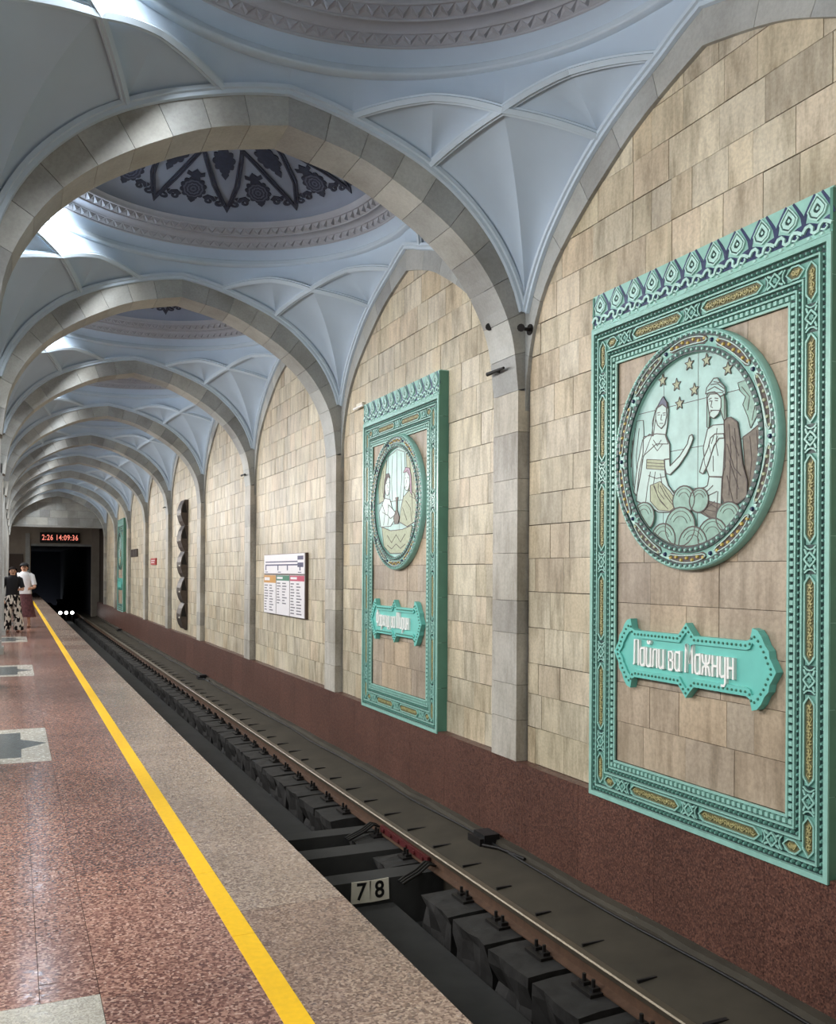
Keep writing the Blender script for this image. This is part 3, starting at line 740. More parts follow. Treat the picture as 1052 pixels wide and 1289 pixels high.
# cresting
MB().box(-PW2, PW2, PH + 0.001, PC, 0.0, DF - 0.02).obj('crest_ground', 'turquoise_light', panel)
MB().box(-PW2, PW2, PH + 0.002, PH + 0.012, DF - 0.025, DF).obj('crest_fillet', 'turquoise_light', panel)
NU = 11; UW = 2 * PW2 / NU
loz = [(0, 0.285), (0.045, 0.235), (0.078, 0.19), (0.06, 0.145), (0, 0.115), (-0.06, 0.145), (-0.078, 0.19), (-0.045, 0.235)][::-1]
def sc(poly, k, c=(0, 0.195)): return [(c[0] + (x - c[0]) * k, c[1] + (y - c[1]) * k) for x, y in poly]
lz = MB().ring(loz[::-1], sc(loz, 0.85)[::-1], 0, 0.016); lz.ring(sc(loz, 0.72)[::-1], sc(loz, 0.38)[::-1], 0, 0.014); lz.prism(sc(loz, 0.16)[::-1], 0, 0.012); lz_me = lz.mesh('lozenge')
lg_me = MB().prism(sc(loz, 0.84)[::-1], 0, 0.0045).mesh('ground')
dk = MB().prism([(0.0, 0.15), (0.062, 0.235), (0.092, 0.292), (0.118, 0.292), (0.105, 0.23), (0.105, 0.19), (0.09, 0.15), (0.105, 0.11), (0.0, 0.10)][::-1][::-1], 0, 0.004)
wv = MB(); nv = MB()
nv.prism([(-UW / 2, 0.045), (UW / 2, 0.045), (UW / 2, 0.135), (0.06, 0.125), (0, 0.10), (-0.06, 0.125), (-UW / 2, 0.135)], 0, 0.004)
for sg in (-1, 1):
    nv.strip([(sg * 0.114, 0.13), (sg * 0.098, 0.19), (sg * 0.062, 0.245), (sg * 0.028, 0.293)], [0.03, 0.024, 0.02, 0.016], 0, 0.004)
wv.strip([(-0.112, 0.07), (-0.085, 0.10), (-0.055, 0.105), (-0.035, 0.085), (-0.04, 0.06), (-0.02, 0.045), (0.01, 0.052), (0.02, 0.08), (0.045, 0.10), (0.075, 0.092), (0.112, 0.07)], 0.022, 0, 0.018)
wv.strip([(0.03, 0.055), (0.06, 0.045), (0.08, 0.06), (0.07, 0.075)], 0.012, 0, 0.016)
wv.prism([(-0.07 + 0.022 * math.cos(PI / 4 * i), 0.028 + 0.016 * math.sin(PI / 4 * i)) for i in range(8)], 0, 0.012, 0.6)
wv.prism([(0.03 + 0.022 * math.cos(PI / 4 * i), 0.028 + 0.016 * math.sin(PI / 4 * i)) for i in range(8)], 0, 0.012, 0.6)
wv_me, nv_me = wv.mesh('scroll'), nv.mesh('ground')
for i in range(NU):
    x = -PW2 + UW * (i + 0.5)
    n_ = link('crest_tile', nv_me, 'navy_glaze', panel); n_.location = (x, PH, DF - 0.021)
    a = link('lozenge', lz_me, 'turquoise_pale', n_); b = link('lozenge_ground', lg_me, 'turquoise_dark', n_); c = link('scroll', wv_me, 'turquoise_pale', n_)
p2 = copy_tree(panel); p2.location.y = PANELS[1]
p3 = copy_tree(panel, None, ('bead_row', 'vine', 'flower')); p3.location.y = PANELS[7]
tag(panel, 'tall turquoise ceramic frame nearest the camera, set on the stone wall beside the first pilaster', 'wall relief', 'turquoise ceramic frames')
tag(p2, 'turquoise ceramic frame on the wall between the nearest pilaster and the line map board', 'wall relief', 'turquoise ceramic frames')
tag(p3, 'farthest turquoise ceramic frame, small beside the tunnel end', 'wall relief', 'turquoise ceramic frames')

# ---- round medallions
MR = 0.875; ZM = 2.50; DM = DF - 0.036
def medallion(yc):
    root = empty('relief_medallion', (XW, yc, ZM - MR), WALLROT)
    rot = lambda mb: MB().add([(x, y + MR, z) for x, y, z in mb.v], mb.f)
    rim = MB().lathe([(MR, DM), (MR, DM + 0.055), (MR - 0.012, DM + 0.07), (MR - 0.03, DM + 0.066), (MR - 0.045, DM + 0.052), (MR - 0.118, DM + 0.052), (MR - 0.133, DM + 0.062), (MR - 0.16, DM + 0.066), (MR - 0.17, DM + 0.05), (MR - 0.17, DM)], 72)
    rm = MB(); rm.add([(x, y + MR, z) for x, y, z in rim.v], rim.f, True); rm.obj('rim', 'turquoise_light', root)
    for r, n, mt in ((MR - 0.030, 96, 'turquoise_light'), (MR - 0.147, 80, 'turquoise_light')):
        gr = MB().ring([((r + 0.021) * math.cos(2 * PI * k / 72), MR + (r + 0.021) * math.sin(2 * PI * k / 72)) for k in range(72)], [((r - 0.021) * math.cos(2 * PI * k / 72), MR + (r - 0.021) * math.sin(2 * PI * k / 72)) for k in range(72)], DM + 0.05, DM + 0.0675); gr.obj('bead_ground', 'turquoise_dark', root)
        b = MB()
        for i in range(n):
            a = 2 * PI * i / n; x, y = r * math.cos(a), r * math.sin(a)
            b.prism([(x + 0.0165 * math.cos(PI / 3 * k + a), MR + y + 0.0165 * math.sin(PI / 3 * k + a)) for k in range(6)], DM + 0.06, DM + 0.08, 0.6)
        b.obj('bead_row', mt, root, 'stuff')
    rmid = MR - 0.081
    for i in range(10):
        a0, a1 = 2 * PI * (i + 0.09) / 10, 2 * PI * (i + 0.91) / 10; arc = [a0 + (a1 - a0) * k / 14 for k in range(15)]
        wdt = [0.02] + [0.066] * 13 + [0.02]
        m = MB().strip([(rmid * math.cos(a), MR + rmid * math.sin(a)) for a in arc], wdt, DM + 0.05, DM + 0.057); c = m.obj('band_cartouche', 'relief_line', root)
        m = MB()
        m.strip([((rmid + 0.026 * math.sin(PI * k / 14) ** 0.3) * math.cos(a), MR + (rmid + 0.026 * math.sin(PI * k / 14) ** 0.3) * math.sin(a)) for k, a in enumerate(arc)], 0.007, DM + 0.05, DM + 0.066)
        m.strip([((rmid - 0.026 * math.sin(PI * k / 14) ** 0.3) * math.cos(a), MR + (rmid - 0.026 * math.sin(PI * k / 14) ** 0.3) * math.sin(a)) for k, a in enumerate(arc)], 0.007, DM + 0.05, DM + 0.066)
        m.obj('cartouche_outline', 'relief_pale', c)
        m = MB()
        for k in range(1, 14, 2):
            a = arc[k]; rr = rmid + (0.008 if k % 4 == 1 else -0.008)
            m.prism([(rr * math.cos(a) + 0.019 * math.cos(PI / 4 * q), MR + rr * math.sin(a) + 0.017 * math.sin(PI / 4 * q)) for q in range(8)], DM + 0.05, DM + 0.068, 0.6)
        m.obj('gold_leaves', 'gold_glaze' if i % 3 else 'relief_gold', c)
        a = 2 * PI * i / 10; m = MB().prism([(rmid * math.cos(a) + 0.017 * math.cos(PI / 4 * q), MR + rmid * math.sin(a) + 0.019 * math.sin(PI / 4 * q)) for q in range(8)], DM + 0.05, DM + 0.07, 0.6); m.obj('stud', 'navy_glaze', root)
    m = MB().prism([(0.712 * math.cos(2 * PI * k / 64), MR + 0.712 * math.sin(2 * PI * k / 64)) for k in range(64)], DM, DM + 0.03); disc = m.obj('relief_disc', 'relief_sky', root)
    m = MB()
    for q in (-0.28, 0.02, 0.36):
        hw = math.sqrt(0.705 ** 2 - q * q); m.strip([(-hw, MR + q), (hw, MR + q)], 0.005, DM + 0.03, DM + 0.0308)
    for q in (-0.30, 0.08):
        hw = math.sqrt(0.705 ** 2 - q * q); m.strip([(q, MR - hw), (q, MR + hw)], 0.005, DM + 0.03, DM + 0.0308)
    m.obj('tile_joint', 'relief_line', disc)
    return root, disc
LAY = [0]
def clampd(p, r=0.70):
    l = math.hypot(*p); return p if l <= r else (p[0] * r / l, p[1] * r / l)
def area2(P): return sum(a[0] * b[1] - b[0] * a[1] for a, b in zip(P, P[1:] + P[:1]))
def fig(disc, name, poly, m, line=0.010, lines=(), lw=0.009):
    line *= 0.75; lw *= 0.8
    LAY[0] += 1; d0 = DM + 0.03; d1 = d0 + 0.0015 + 0.0006 * LAY[0]
    P = [clampd(p) for p in poly]
    if area2(P) < 0: P = P[::-1]
    o = MB().prism([(x, y + MR) for x, y in P], d0, d1).obj(name, m, disc)
    mb = MB()
    if line:
        for a, b in zip(P, P[1:] + P[:1]):
            if math.hypot(a[0] - b[0], a[1] - b[1]) > 1e-4: mb.strip([(a[0], a[1] + MR), (b[0], b[1] + MR)], line, d1 - 0.001, d1 + 0.002)
    for L in lines:
        L = [clampd(p) for p in L]; mb.strip([(x, y + MR) for x, y in L], lw, d1 - 0.001, d1 + 0.002)
    if mb.v: mb.obj(name + '_outline', 'relief_line', o)
    return o
def circ(cx, cy, rx, ry=None, n=20, a0=0, a1=2 * PI): return [(cx + rx * math.cos(a0 + (a1 - a0) * i / n), cy + (ry or rx) * math.sin(a0 + (a1 - a0) * i / n)) for i in range(n)]
def star5(cx, cy, r): return [(cx + (r if i % 2 == 0 else r * 0.42) * math.sin(PI * i / 5), cy + (r if i % 2 == 0 else r * 0.42) * math.cos(PI * i / 5)) for i in range(10)]
# -- nearest medallion: two seated figures under stars, laid out from the photograph on the wall plane
med1, disc1 = medallion(PANELS[0])
def M1(L):
    out = []
    for cx, cy in L:
        P = onX(770 + cx / 4.026, 400 + cy / 4.026, XW - DM - 0.03); out.append((-(P.y - PANELS[0]), P.z - ZM))
    return out
# left: trees/curtain behind
fig(disc1, 'grove', M1([(120, 520), (160, 520), (165, 620), (150, 760), (135, 900), (85, 860), (70, 700)]), 'relief_sky', 0.006, [M1(l) for l in ([(120, 560), (105, 700), (112, 850)], [(140, 560), (125, 700), (130, 880)], [(100, 620), (90, 760)])], 0.006)
fig(disc1, 'cliff', M1([(665, 605), (700, 580), (760, 530), (775, 650), (760, 760), (730, 830), (690, 880), (676, 760)]), 'relief_robe', 0.007, [M1(l) for l in ([(700, 600), (710, 720), (700, 820)], [(735, 570), (742, 700), (725, 800)])], 0.006)
fig(disc1, 'tree', M1([(640, 330), (690, 310), (735, 380), (755, 470), (720, 530), (705, 560), (690, 500), (665, 440), (680, 400), (650, 370)]), 'relief_hill', 0.006, [M1(l) for l in ([(660, 350), (700, 400), (690, 470)], [(700, 350), (730, 430), (712, 520)])], 0.006)
for cx, cy in ((330, 340), (345, 435), (420, 365), (395, 235), (485, 205), (600, 240), (255, 302)):
    (sx_, sy_), = M1([(cx, cy)]); fig(disc1, 'star', star5(*clampd((sx_, sy_), 0.65), 0.05), 'relief_gold', 0.008)
fig(disc1, 'veil', M1([(212, 600), (210, 530), (226, 465), (248, 430), (268, 418), (286, 430), (291, 470), (286, 540), (276, 600), (290, 640), (230, 640), (165, 700), (150, 800), (130, 900), (112, 890), (135, 740), (160, 620), (195, 590)]), 'relief_pale', 0.009, [M1(l) for l in ([(222, 480), (205, 600), (160, 720), (135, 880)], [(236, 450), (222, 540), (215, 600)])], 0.007)
fig(disc1, 'dress', M1([(165, 605), (230, 588), (275, 592), (297, 640), (298, 715), (270, 718), (275, 800), (290, 850), (330, 905), (350, 950), (300, 985), (240, 985), (180, 950), (128, 930), (142, 780), (162, 690)]), 'relief_pale', 0.010, [M1(l) for l in ([(200, 780), (185, 860), (175, 940)], [(225, 780), (215, 850), (250, 930), (290, 970)], [(250, 790), (260, 850), (310, 930)], [(215, 620), (235, 650), (255, 620)], [(210, 640), (235, 675), (262, 640)], [(190, 800), (230, 815), (275, 805)], [(240, 840), (240, 880), (270, 920)])], 0.007)
fig(disc1, 'sash', M1([(182, 718), (274, 722), (275, 772), (180, 765)]), 'relief_gold', 0.007, [M1(l) for l in ([(182, 735), (274, 740)], [(181, 750), (274, 756)])], 0.006)
fig(disc1, 'hem', M1([(200, 850), (250, 830), (300, 880), (345, 945), (300, 980), (240, 975), (200, 930)]), 'relief_gold', 0.006, [M1(l) for l in ([(220, 850), (240, 910), (280, 960)], [(250, 850), (275, 900), (315, 950)])], 0.006)
fig(disc1, 'arm', M1([(270, 720), (298, 716), (300, 752), (350, 700), (388, 640), (398, 600), (412, 592), (418, 612), (408, 640), (385, 690), (345, 750), (300, 796), (282, 790), (274, 760)]), 'relief_pale', 0.010)
fig(disc1, 'face', M1([(228, 480), (240, 448), (262, 440), (282, 455), (284, 495), (274, 540), (256, 562), (238, 545), (228, 515)]), 'relief_pale', 0.009, [M1(l) for l in ([(236, 484), (250, 480)], [(264, 484), (278, 482)], [(238, 494), (249, 492)], [(266, 494), (277, 493)], [(258, 490), (254, 518), (262, 520)], [(248, 536), (266, 536)])], 0.007)
fig(disc1, 'diadem', M1([(232, 462), (250, 425), (266, 400), (283, 432), (288, 460), (262, 440)]), 'navy_glaze', 0.006)
fig(disc1, 'robe', M1([(575, 512), (610, 505), (642, 530), (655, 620), (668, 740), (692, 830), (690, 905), (640, 945), (580, 960), (562, 900), (572, 760), (578, 640)]), 'relief_robe', 0.011, [M1(l) for l in ([(600, 540), (610, 680), (600, 900)], [(628, 560), (640, 720), (640, 920)], [(590, 640), (625, 760), (660, 800)], [(600, 720), (650, 870)], [(615, 600), (650, 700)], [(590, 800), (620, 930)])], 0.008)
fig(disc1, 'torso', M1([(492, 565), (520, 545), (575, 540), (582, 640), (578, 760), (566, 810), (500, 806), (478, 740), (470, 660)]), 'relief_pale', 0.009, [M1(l) for l in ([(540, 560), (535, 640), (545, 700)], [(520, 700), (522, 780)], [(500, 640), (510, 690)])], 0.006)
fig(disc1, 'skirt', M1([(500, 805), (566, 806), (562, 900), (560, 960), (570, 1010), (520, 1022), (470, 985), (395, 950), (405, 915), (450, 880), (492, 850)]), 'relief_pale', 0.010, [M1(l) for l in ([(420, 930), (480, 890), (520, 850)], [(450, 950), (500, 900), (540, 880)], [(480, 970), (530, 930)], [(545, 880), (538, 990)])], 0.008)
fig(disc1, 'cloak_hem', M1([(430, 950), (500, 930), (560, 945), (620, 960), (590, 1020), (520, 1025), (460, 990)]), 'relief_robe', 0.009, [M1(l) for l in ([(450, 965), (540, 985)], [(500, 940), (580, 990)])], 0.007)
fig(disc1, 'forearm', M1([(575, 588), (530, 590), (508, 610), (496, 660), (470, 720), (452, 782), (470, 792), (492, 750), (512, 690), (525, 650), (550, 612), (578, 610)]), 'relief_pale', 0.010, [M1([(525, 600), (512, 640)]), M1([(545, 598), (535, 630)])], 0.006)
fig(disc1, 'hair', M1([(490, 395), (500, 380), (572, 380), (585, 420), (588, 510), (575, 520), (560, 470), (520, 470), (505, 480), (500, 560), (490, 555)]), 'relief_hill', 0.008, [M1([(578, 400), (580, 510)])], 0.008)
fig(disc1, 'face', M1([(492, 410), (505, 388), (545, 386), (562, 410), (562, 455), (548, 490), (524, 512), (505, 500), (498, 460)]), 'relief_pale', 0.009, [M1(l) for l in ([(500, 415), (514, 408)], [(530, 408), (548, 410)], [(503, 424), (513, 422)], [(532, 420), (546, 421)], [(517, 420), (510, 452), (520, 456)], [(508, 470), (526, 470)])], 0.008)
fig(disc1, 'turban', M1([(484, 388), (490, 355), (510, 330), (525, 308), (545, 306), (558, 328), (580, 350), (584, 385), (560, 400), (530, 376), (505, 380)]), 'relief_sky', 0.010, [M1(l) for l in ([(495, 370), (530, 350), (575, 375)], [(510, 340), (545, 335), (578, 360)], [(525, 325), (555, 330)])], 0.008)
for cx, cy, r in ((372, 925, 0.12), (450, 925, 0.10), (170, 1010, 0.13), (600, 1010, 0.12), (355, 1060, 0.165), (520, 1110, 0.15), (270, 1125, 0.14), (420, 1150, 0.15)):
    (hx_, hy_), = M1([(cx, cy)]); hh = circ(hx_, hy_, r, r * 0.88)
    fig(disc1, 'hill', hh, 'relief_hill', 0.013, [circ(hx_, hy_, r * q, r * q * 0.95, 12, 0.3, PI - 0.3) for q in (0.75, 0.5)], 0.005)
# -- second medallion: two figures across a low table, curtain above
LAY[0] = 0
med2, disc2 = medallion(PANELS[1])
fig(disc2, 'curtain', [(-0.3, 0.62), (0.0, 0.68), (0.25, 0.62), (0.28, 0.3), (0.2, 0.02), (-0.22, 0.02), (-0.3, 0.3)], 'relief_sky', 0.010, [[(-0.15, 0.62), (-0.18, 0.3), (-0.15, 0.03)], [(0.0, 0.66), (0.0, 0.3), (0.02, 0.03)], [(0.14, 0.62), (0.16, 0.3), (0.12, 0.03)]], 0.008)
fig(disc2, 'drapery', [(0.3, 0.6), (0.5, 0.48), (0.64, 0.25), (0.6, 0.0), (0.42, 0.05), (0.34, 0.3)], 'relief_gold', 0.009, [[(0.42, 0.5), (0.46, 0.2)], [(0.54, 0.4), (0.55, 0.1)]], 0.008)
fig(disc2, 'drapery', [(-0.35, 0.58), (-0.5, 0.48), (-0.64, 0.25), (-0.62, 0.02), (-0.45, 0.05), (-0.4, 0.3)], 'relief_gold', 0.009, [[(-0.46, 0.45), (-0.5, 0.15)]], 0.008)
fig(disc2, 'robe', [(-0.42, 0.08), (-0.22, 0.05), (-0.12, -0.12), (-0.05, -0.22), (-0.2, -0.3), (-0.55, -0.3), (-0.62, -0.1)], 'relief_pale', 0.012, [[(-0.5, 0.0), (-0.4, -0.12), (-0.45, -0.28)], [(-0.3, 0.0), (-0.25, -0.15), (-0.3, -0.28)], [(-0.5, -0.1), (-0.2, -0.18)]], 0.009)
fig(disc2, 'robe', [(0.4, 0.12), (0.22, 0.05), (0.14, -0.1), (0.1, -0.26), (0.35, -0.33), (0.58, -0.28), (0.64, -0.05), (0.55, 0.08)], 'relief_gold', 0.012, [[(0.3, 0.0), (0.45, -0.1), (0.5, -0.28)], [(0.5, 0.05), (0.52, -0.2)], [(0.2, -0.08), (0.34, -0.25)]], 0.009)
fig(disc2, 'head', circ(-0.32, 0.24, 0.09, 0.13), 'relief_pale', 0.010, [[(-0.36, 0.27), (-0.32, 0.28)], [(-0.28, 0.28), (-0.25, 0.27)], [(-0.31, 0.25), (-0.29, 0.2)], [(-0.33, 0.17), (-0.28, 0.17)]], 0.008)
fig(disc2, 'hair', [(-0.42, 0.32), (-0.36, 0.4), (-0.27, 0.4), (-0.22, 0.33), (-0.3, 0.35), (-0.4, 0.25), (-0.42, 0.08), (-0.46, 0.1)], 'relief_line', 0.006)
fig(disc2, 'head', circ(0.34, 0.25, 0.09, 0.13), 'relief_pale', 0.010, [[(0.28, 0.28), (0.31, 0.29)], [(0.35, 0.29), (0.39, 0.28)], [(0.33, 0.26), (0.31, 0.2)], [(0.3, 0.17), (0.35, 0.17)]], 0.008)
fig(disc2, 'headscarf', [(0.22, 0.36), (0.3, 0.42), (0.42, 0.4), (0.48, 0.28), (0.5, 0.05), (0.44, 0.1), (0.42, 0.3), (0.34, 0.36)], 'relief_plum', 0.009)
fig(disc2, 'arm', [(-0.25, -0.02), (-0.05, -0.12), (0.0, -0.1), (0.0, -0.15), (-0.2, -0.2), (-0.3, -0.15)], 'relief_pale', 0.010)
fig(disc2, 'jug', [(-0.05, -0.28), (0.06, -0.28), (0.1, -0.2), (0.03, -0.1), (0.03, 0.02), (0.06, 0.06), (-0.03, 0.06), (-0.01, 0.02), (-0.01, -0.1), (-0.09, -0.2)], 'relief_robe', 0.010)
fig(disc2, 'carpet', [(-0.5, -0.3), (-0.2, -0.36), (0.2, -0.36), (0.52, -0.32), (0.42, -0.58), (0.2, -0.66), (-0.2, -0.66), (-0.42, -0.56)], 'relief_gold', 0.012, [[(-0.3, -0.42), (-0.15, -0.52), (0.0, -0.42), (0.15, -0.52), (0.3, -0.42)], [(-0.3, -0.55), (-0.15, -0.6), (0.0, -0.54), (0.15, -0.6), (0.3, -0.55)]], 0.012)
med3 = copy_tree(med2, None, ('bead_row', 'gold_leaves', 'cartouche_outline', 'tile_joint')); med3.location.y = PANELS[7]
tag(med1, 'round turquoise relief medallion with two seated figures under stars, on the nearest ceramic panel', 'medallion', 'relief medallions')
tag(med2, 'round relief medallion with figures and a gold carpet, on the second ceramic panel', 'medallion', 'relief medallions')
tag(med3, 'farthest small round medallion on the ceramic panel near the tunnel', 'medallion', 'relief medallions')

# ---- nameplates
def text_mesh(body, name, size, ext, sx=1.0, offset=0.0):
    cu = bpy.data.curves.new(name, 'FONT'); cu.body = body; cu.size = size; cu.extrude = ext; cu.align_x = 'CENTER'; cu.align_y = 'CENTER'; cu.offset = offset; cu.resolution_u = 3; cu.space_character = 1.12
    ob = bpy.data.objects.new(name, cu); COL.objects.link(ob); bpy.context.view_layer.update()
    me = bpy.data.meshes.new_from_object(ob.evaluated_get(bpy.context.evaluated_depsgraph_get())); bpy.data.objects.remove(ob); me.name = name; me.materials.clear()
    for v in me.vertices: v.co.x *= sx
    return me
half = [(0.0, 0.275), (0.035, 0.235), (0.085, 0.185), (0.60, 0.185), (0.635, 0.20), (0.655, 0.275), (0.70, 0.262), (0.735, 0.225), (0.765, 0.17), (0.80, 0.135), (0.81, 0.085), (0.835, 0.05), (0.865, 0.0)]
OUTL = half + [(x, -y) for x, y in half[::-1][1:]]; OUTL = OUTL + [(-x, y) for x, y in OUTL[::-1][1:-1]]
halfi = [(0.0, 0.205), (0.03, 0.175), (0.075, 0.125), (0.60, 0.125), (0.632, 0.135), (0.655, 0.175), (0.675, 0.165), (0.70, 0.14), (0.72, 0.11), (0.745, 0.08), (0.755, 0.05), (0.775, 0.025), (0.80, 0.0)]
INL = halfi + [(x, -y) for x, y in halfi[::-1][1:]]; INL = INL + [(-x, y) for x, y in INL[::-1][1:-1]]
GLYPH = {   # condensed letters as strokes: width, polylines (x-height 0.7, capitals 1.0)
 'Л': (0.5, [[(0.0, 0.02), (0.1, 0.06), (0.13, 0.97), (0.48, 0.97), (0.48, 0)]]),
 'а': (0.42, [[(0.40, 0.68), (0.12, 0.68), (0.04, 0.6), (0.04, 0.1), (0.12, 0.02), (0.28, 0.02), (0.40, 0.12)], [(0.40, 0.74), (0.40, 0)]]),
 'и': (0.42, [[(0.04, 0.72), (0.04, 0.1), (0.12, 0.02), (0.26, 0.02), (0.40, 0.14)], [(0.40, 0.72), (0.40, 0)]]),
 'й': (0.42, [[(0.04, 0.72), (0.04, 0.1), (0.12, 0.02), (0.26, 0.02), (0.40, 0.14)], [(0.40, 0.72), (0.40, 0)], [(0.10, 0.98), (0.18, 0.88), (0.28, 0.88), (0.36, 0.98)]]),
 'л': (0.42, [[(0.0, 0.02), (0.07, 0.08), (0.09, 0.6), (0.16, 0.68), (0.40, 0.68), (0.40, 0)]]),
 'в': (0.4, [[(0.04, 0), (0.04, 0.68), (0.28, 0.68), (0.36, 0.6), (0.36, 0.44), (0.28, 0.37), (0.04, 0.37)], [(0.26, 0.37), (0.38, 0.3), (0.38, 0.1), (0.3, 0.02), (0.04, 0.02)]]),
 'М': (0.66, [[(0.04, 0), (0.09, 1.0), (0.33, 0.35), (0.57, 1.0), (0.62, 0)]]),
 'ж': (0.62, [[(0.31, 0.72), (0.31, 0)], [(0.02, 0.72), (0.08, 0.46), (0.31, 0.36)], [(0.02, 0), (0.1, 0.28), (0.31, 0.36)], [(0.6, 0.72), (0.54, 0.46), (0.31, 0.36)], [(0.6, 0), (0.52, 0.28), (0.31, 0.36)]]),
 'н': (0.42, [[(0.04, 0.72), (0.04, 0)], [(0.40, 0.72), (0.40, 0)], [(0.04, 0.37), (0.40, 0.37)]]),
 'у': (0.42, [[(0.04, 0.72), (0.04, 0.12), (0.12, 0.03), (0.40, 0.08)], [(0.40, 0.72), (0.40, -0.16), (0.32, -0.26), (0.10, -0.26)]]),
 'Ф': (0.6, [[(0.3, 1.05), (0.3, -0.05)], [(0.3, 0.85), (0.1, 0.82), (0.04, 0.7), (0.04, 0.35), (0.1, 0.22), (0.3, 0.2), (0.5, 0.22), (0.56, 0.35), (0.56, 0.7), (0.5, 0.82), (0.3, 0.85)]]),
 'р': (0.4, [[(0.04, -0.26), (0.04, 0.72)], [(0.04, 0.68), (0.28, 0.68), (0.38, 0.6), (0.38, 0.1), (0.3, 0.02), (0.04, 0.02)]]),
 'х': (0.42, [[(0.0, 0.72), (0.4, 0)], [(0.4, 0.72), (0, 0)]]),
 'о': (0.42, [[(0.2, 0.68), (0.1, 0.67), (0.04, 0.58), (0.04, 0.1), (0.12, 0.02), (0.3, 0.02), (0.38, 0.1), (0.38, 0.58), (0.3, 0.68), (0.2, 0.68)]]),
 'д': (0.48, [[(0.0, -0.16), (0.0, 0.03), (0.46, 0.03), (0.46, -0.16)], [(0.08, 0.03), (0.12, 0.6), (0.2, 0.68), (0.38, 0.68), (0.38, 0.03)]]),
 'Ш': (0.66, [[(0.04, 1), (0.04, 0.03), (0.62, 0.03), (0.62, 1)], [(0.33, 1), (0.33, 0.03)]])}
def nameplate(yc, words):
    zc = 0.965; r = empty('nameplate', (XW, yc, zc - 0.275), WALLROT); up = lambda P: [(x, y + 0.275) for x, y in P]
    MB().prism(up(OUTL[::-1]), DM, DM + 0.045).obj('plate', 'plate_turquoise', r)
    MB().ring(up(OUTL[::-1]), up(INL[::-1]), DM + 0.045, DM + 0.062).obj('raised_border', 'plate_turquoise', r)
    m = MB(); mid = [((a[0] + b[0]) / 2, (a[1] + b[1]) / 2) for a, b in zip(OUTL, INL)]; L = 0; acc = 0
    for a, b in zip(mid, mid[1:] + mid[:1]):
        d = math.hypot(b[0] - a[0], b[1] - a[1]); s = acc
        while s < d:
            x, y = a[0] + (b[0] - a[0]) * s / d, a[1] + (b[1] - a[1]) * s / d + 0.275
            m.prism([(x + 0.012 * math.cos(PI / 3 * i), y + 0.012 * math.sin(PI / 3 * i)) for i in range(6)], DM + 0.06, DM + 0.072, 0.5); s += 0.042
        acc = s - d
    m.obj('border_studs', 'turquoise_side', r, 'stuff')
    if words:
        H_ = 0.205; tot = sum((GLYPH[c][0] + 0.13) if c != ' ' else 0.26 for c in words) - 0.13; k = 1.10 / tot; x = -0.55 - 0.06
        for c in words:
            if c == ' ': x += 0.26 * k; continue
            w_, strokes = GLYPH[c]; m = MB()
            for q, st in enumerate(strokes): m.strip([(x + px * k, 0.275 + (py - 0.42) * H_) for px, py in st], 0.0175, DM + 0.044, DM + 0.070 + 0.0004 * q)
            m.obj('letter', 'white_letter', r, None, 'white raised letter'); x += (w_ + 0.13) * k
    return r
n1 = tag(nameplate(PANELS[0], 'Лайли ва Мажнун'), 'large turquoise nameplate with white raised lettering below the nearest medallion', 'nameplate', 'turquoise nameplates')
n2 = tag(nameplate(PANELS[1], 'Фарход ва Ширин'), 'turquoise nameplate with white lettering on the second ceramic panel', 'nameplate', 'turquoise nameplates')
n3 = tag(nameplate(PANELS[7], ''), 'farthest small turquoise nameplate on the panel near the tunnel', 'nameplate', 'turquoise nameplates')

# ---- line map board
sg = empty('line_map_board', (XW - 0.016, 16.55, 0.775), WALLROT); SW, SHH = 1.40, 1.15
MB().box(-SW, SW, 0.0, SHH, 0, 0.05).obj('backing', 'sign_frame', sg)
hd = MB().box(-SW + 0.01, SW - 0.03, SHH - 0.37, SHH - 0.01, 0.05, 0.06).obj('header', 'sign_white', sg)
m = MB(); m.box(-1.28, 0.95, 0.93, 0.955, 0.06, 0.062); m.box(-1.28, 0.95, 0.99, 1.012, 0.06, 0.0615); m.box(0.95, 1.30, 0.90, 0.98, 0.06, 0.062); m.box(0.95, 1.30, 1.03, 1.10, 0.06, 0.062)
for x in (-1.25, -0.35, 0.3, 1.1): m.box(x - 0.03, x + 0.03, 0.84, 0.93, 0.06, 0.062)
for x in (-1.2, -0.25, 1.08): m.box(x - 0.10, x + 0.10, 0.80, 0.815, 0.06, 0.062)
m.obj('line_diagram', 'sign_navy', hd)
for (x0, x1), cm, hh, rws in (((-SW + 0.01, -0.50), 'sign_ochre', 0.15, 10), ((-0.46, 0.43), 'sign_green', 0.10, 8), ((0.47, SW - 0.03), 'sign_red', 0.10, 11)):
    c = MB().box(x0, x1, 0.01, SHH - 0.40, 0.05, 0.06).obj('timetable_panel', 'sign_white', sg)
    MB().box(x0 + 0.004, x1 - 0.004, SHH - 0.40 - hh, SHH - 0.404, 0.06, 0.062).obj('colour_band', cm, c)
    b = MB().box(x0 + 0.05, x0 + (x1 - x0) * 0.5, SHH - 0.40 - hh * 0.7, SHH - 0.40 - hh * 0.3, 0.062, 0.063); b.obj('band_lettering', 'sign_white', c)
    t_ = MB()
    for i in range(rws):
        yy = SHH - 0.40 - hh - 0.05 - i * 0.053
        if yy < 0.04: break
        t_.box(x0 + 0.05, x0 + 0.05 + R_.uniform(0.12, 0.28), yy - 0.012, yy + 0.010, 0.06, 0.062); t_.box(x0 + 0.42, x0 + 0.42 + R_.uniform(0.15, 0.32), yy - 0.012, yy + 0.010, 0.06, 0.062)
    t_.obj('timetable_print', 'sign_grey', c)
tag(sg, 'white metro line map board with navy, ochre, green and red bands on the wall', 'sign')

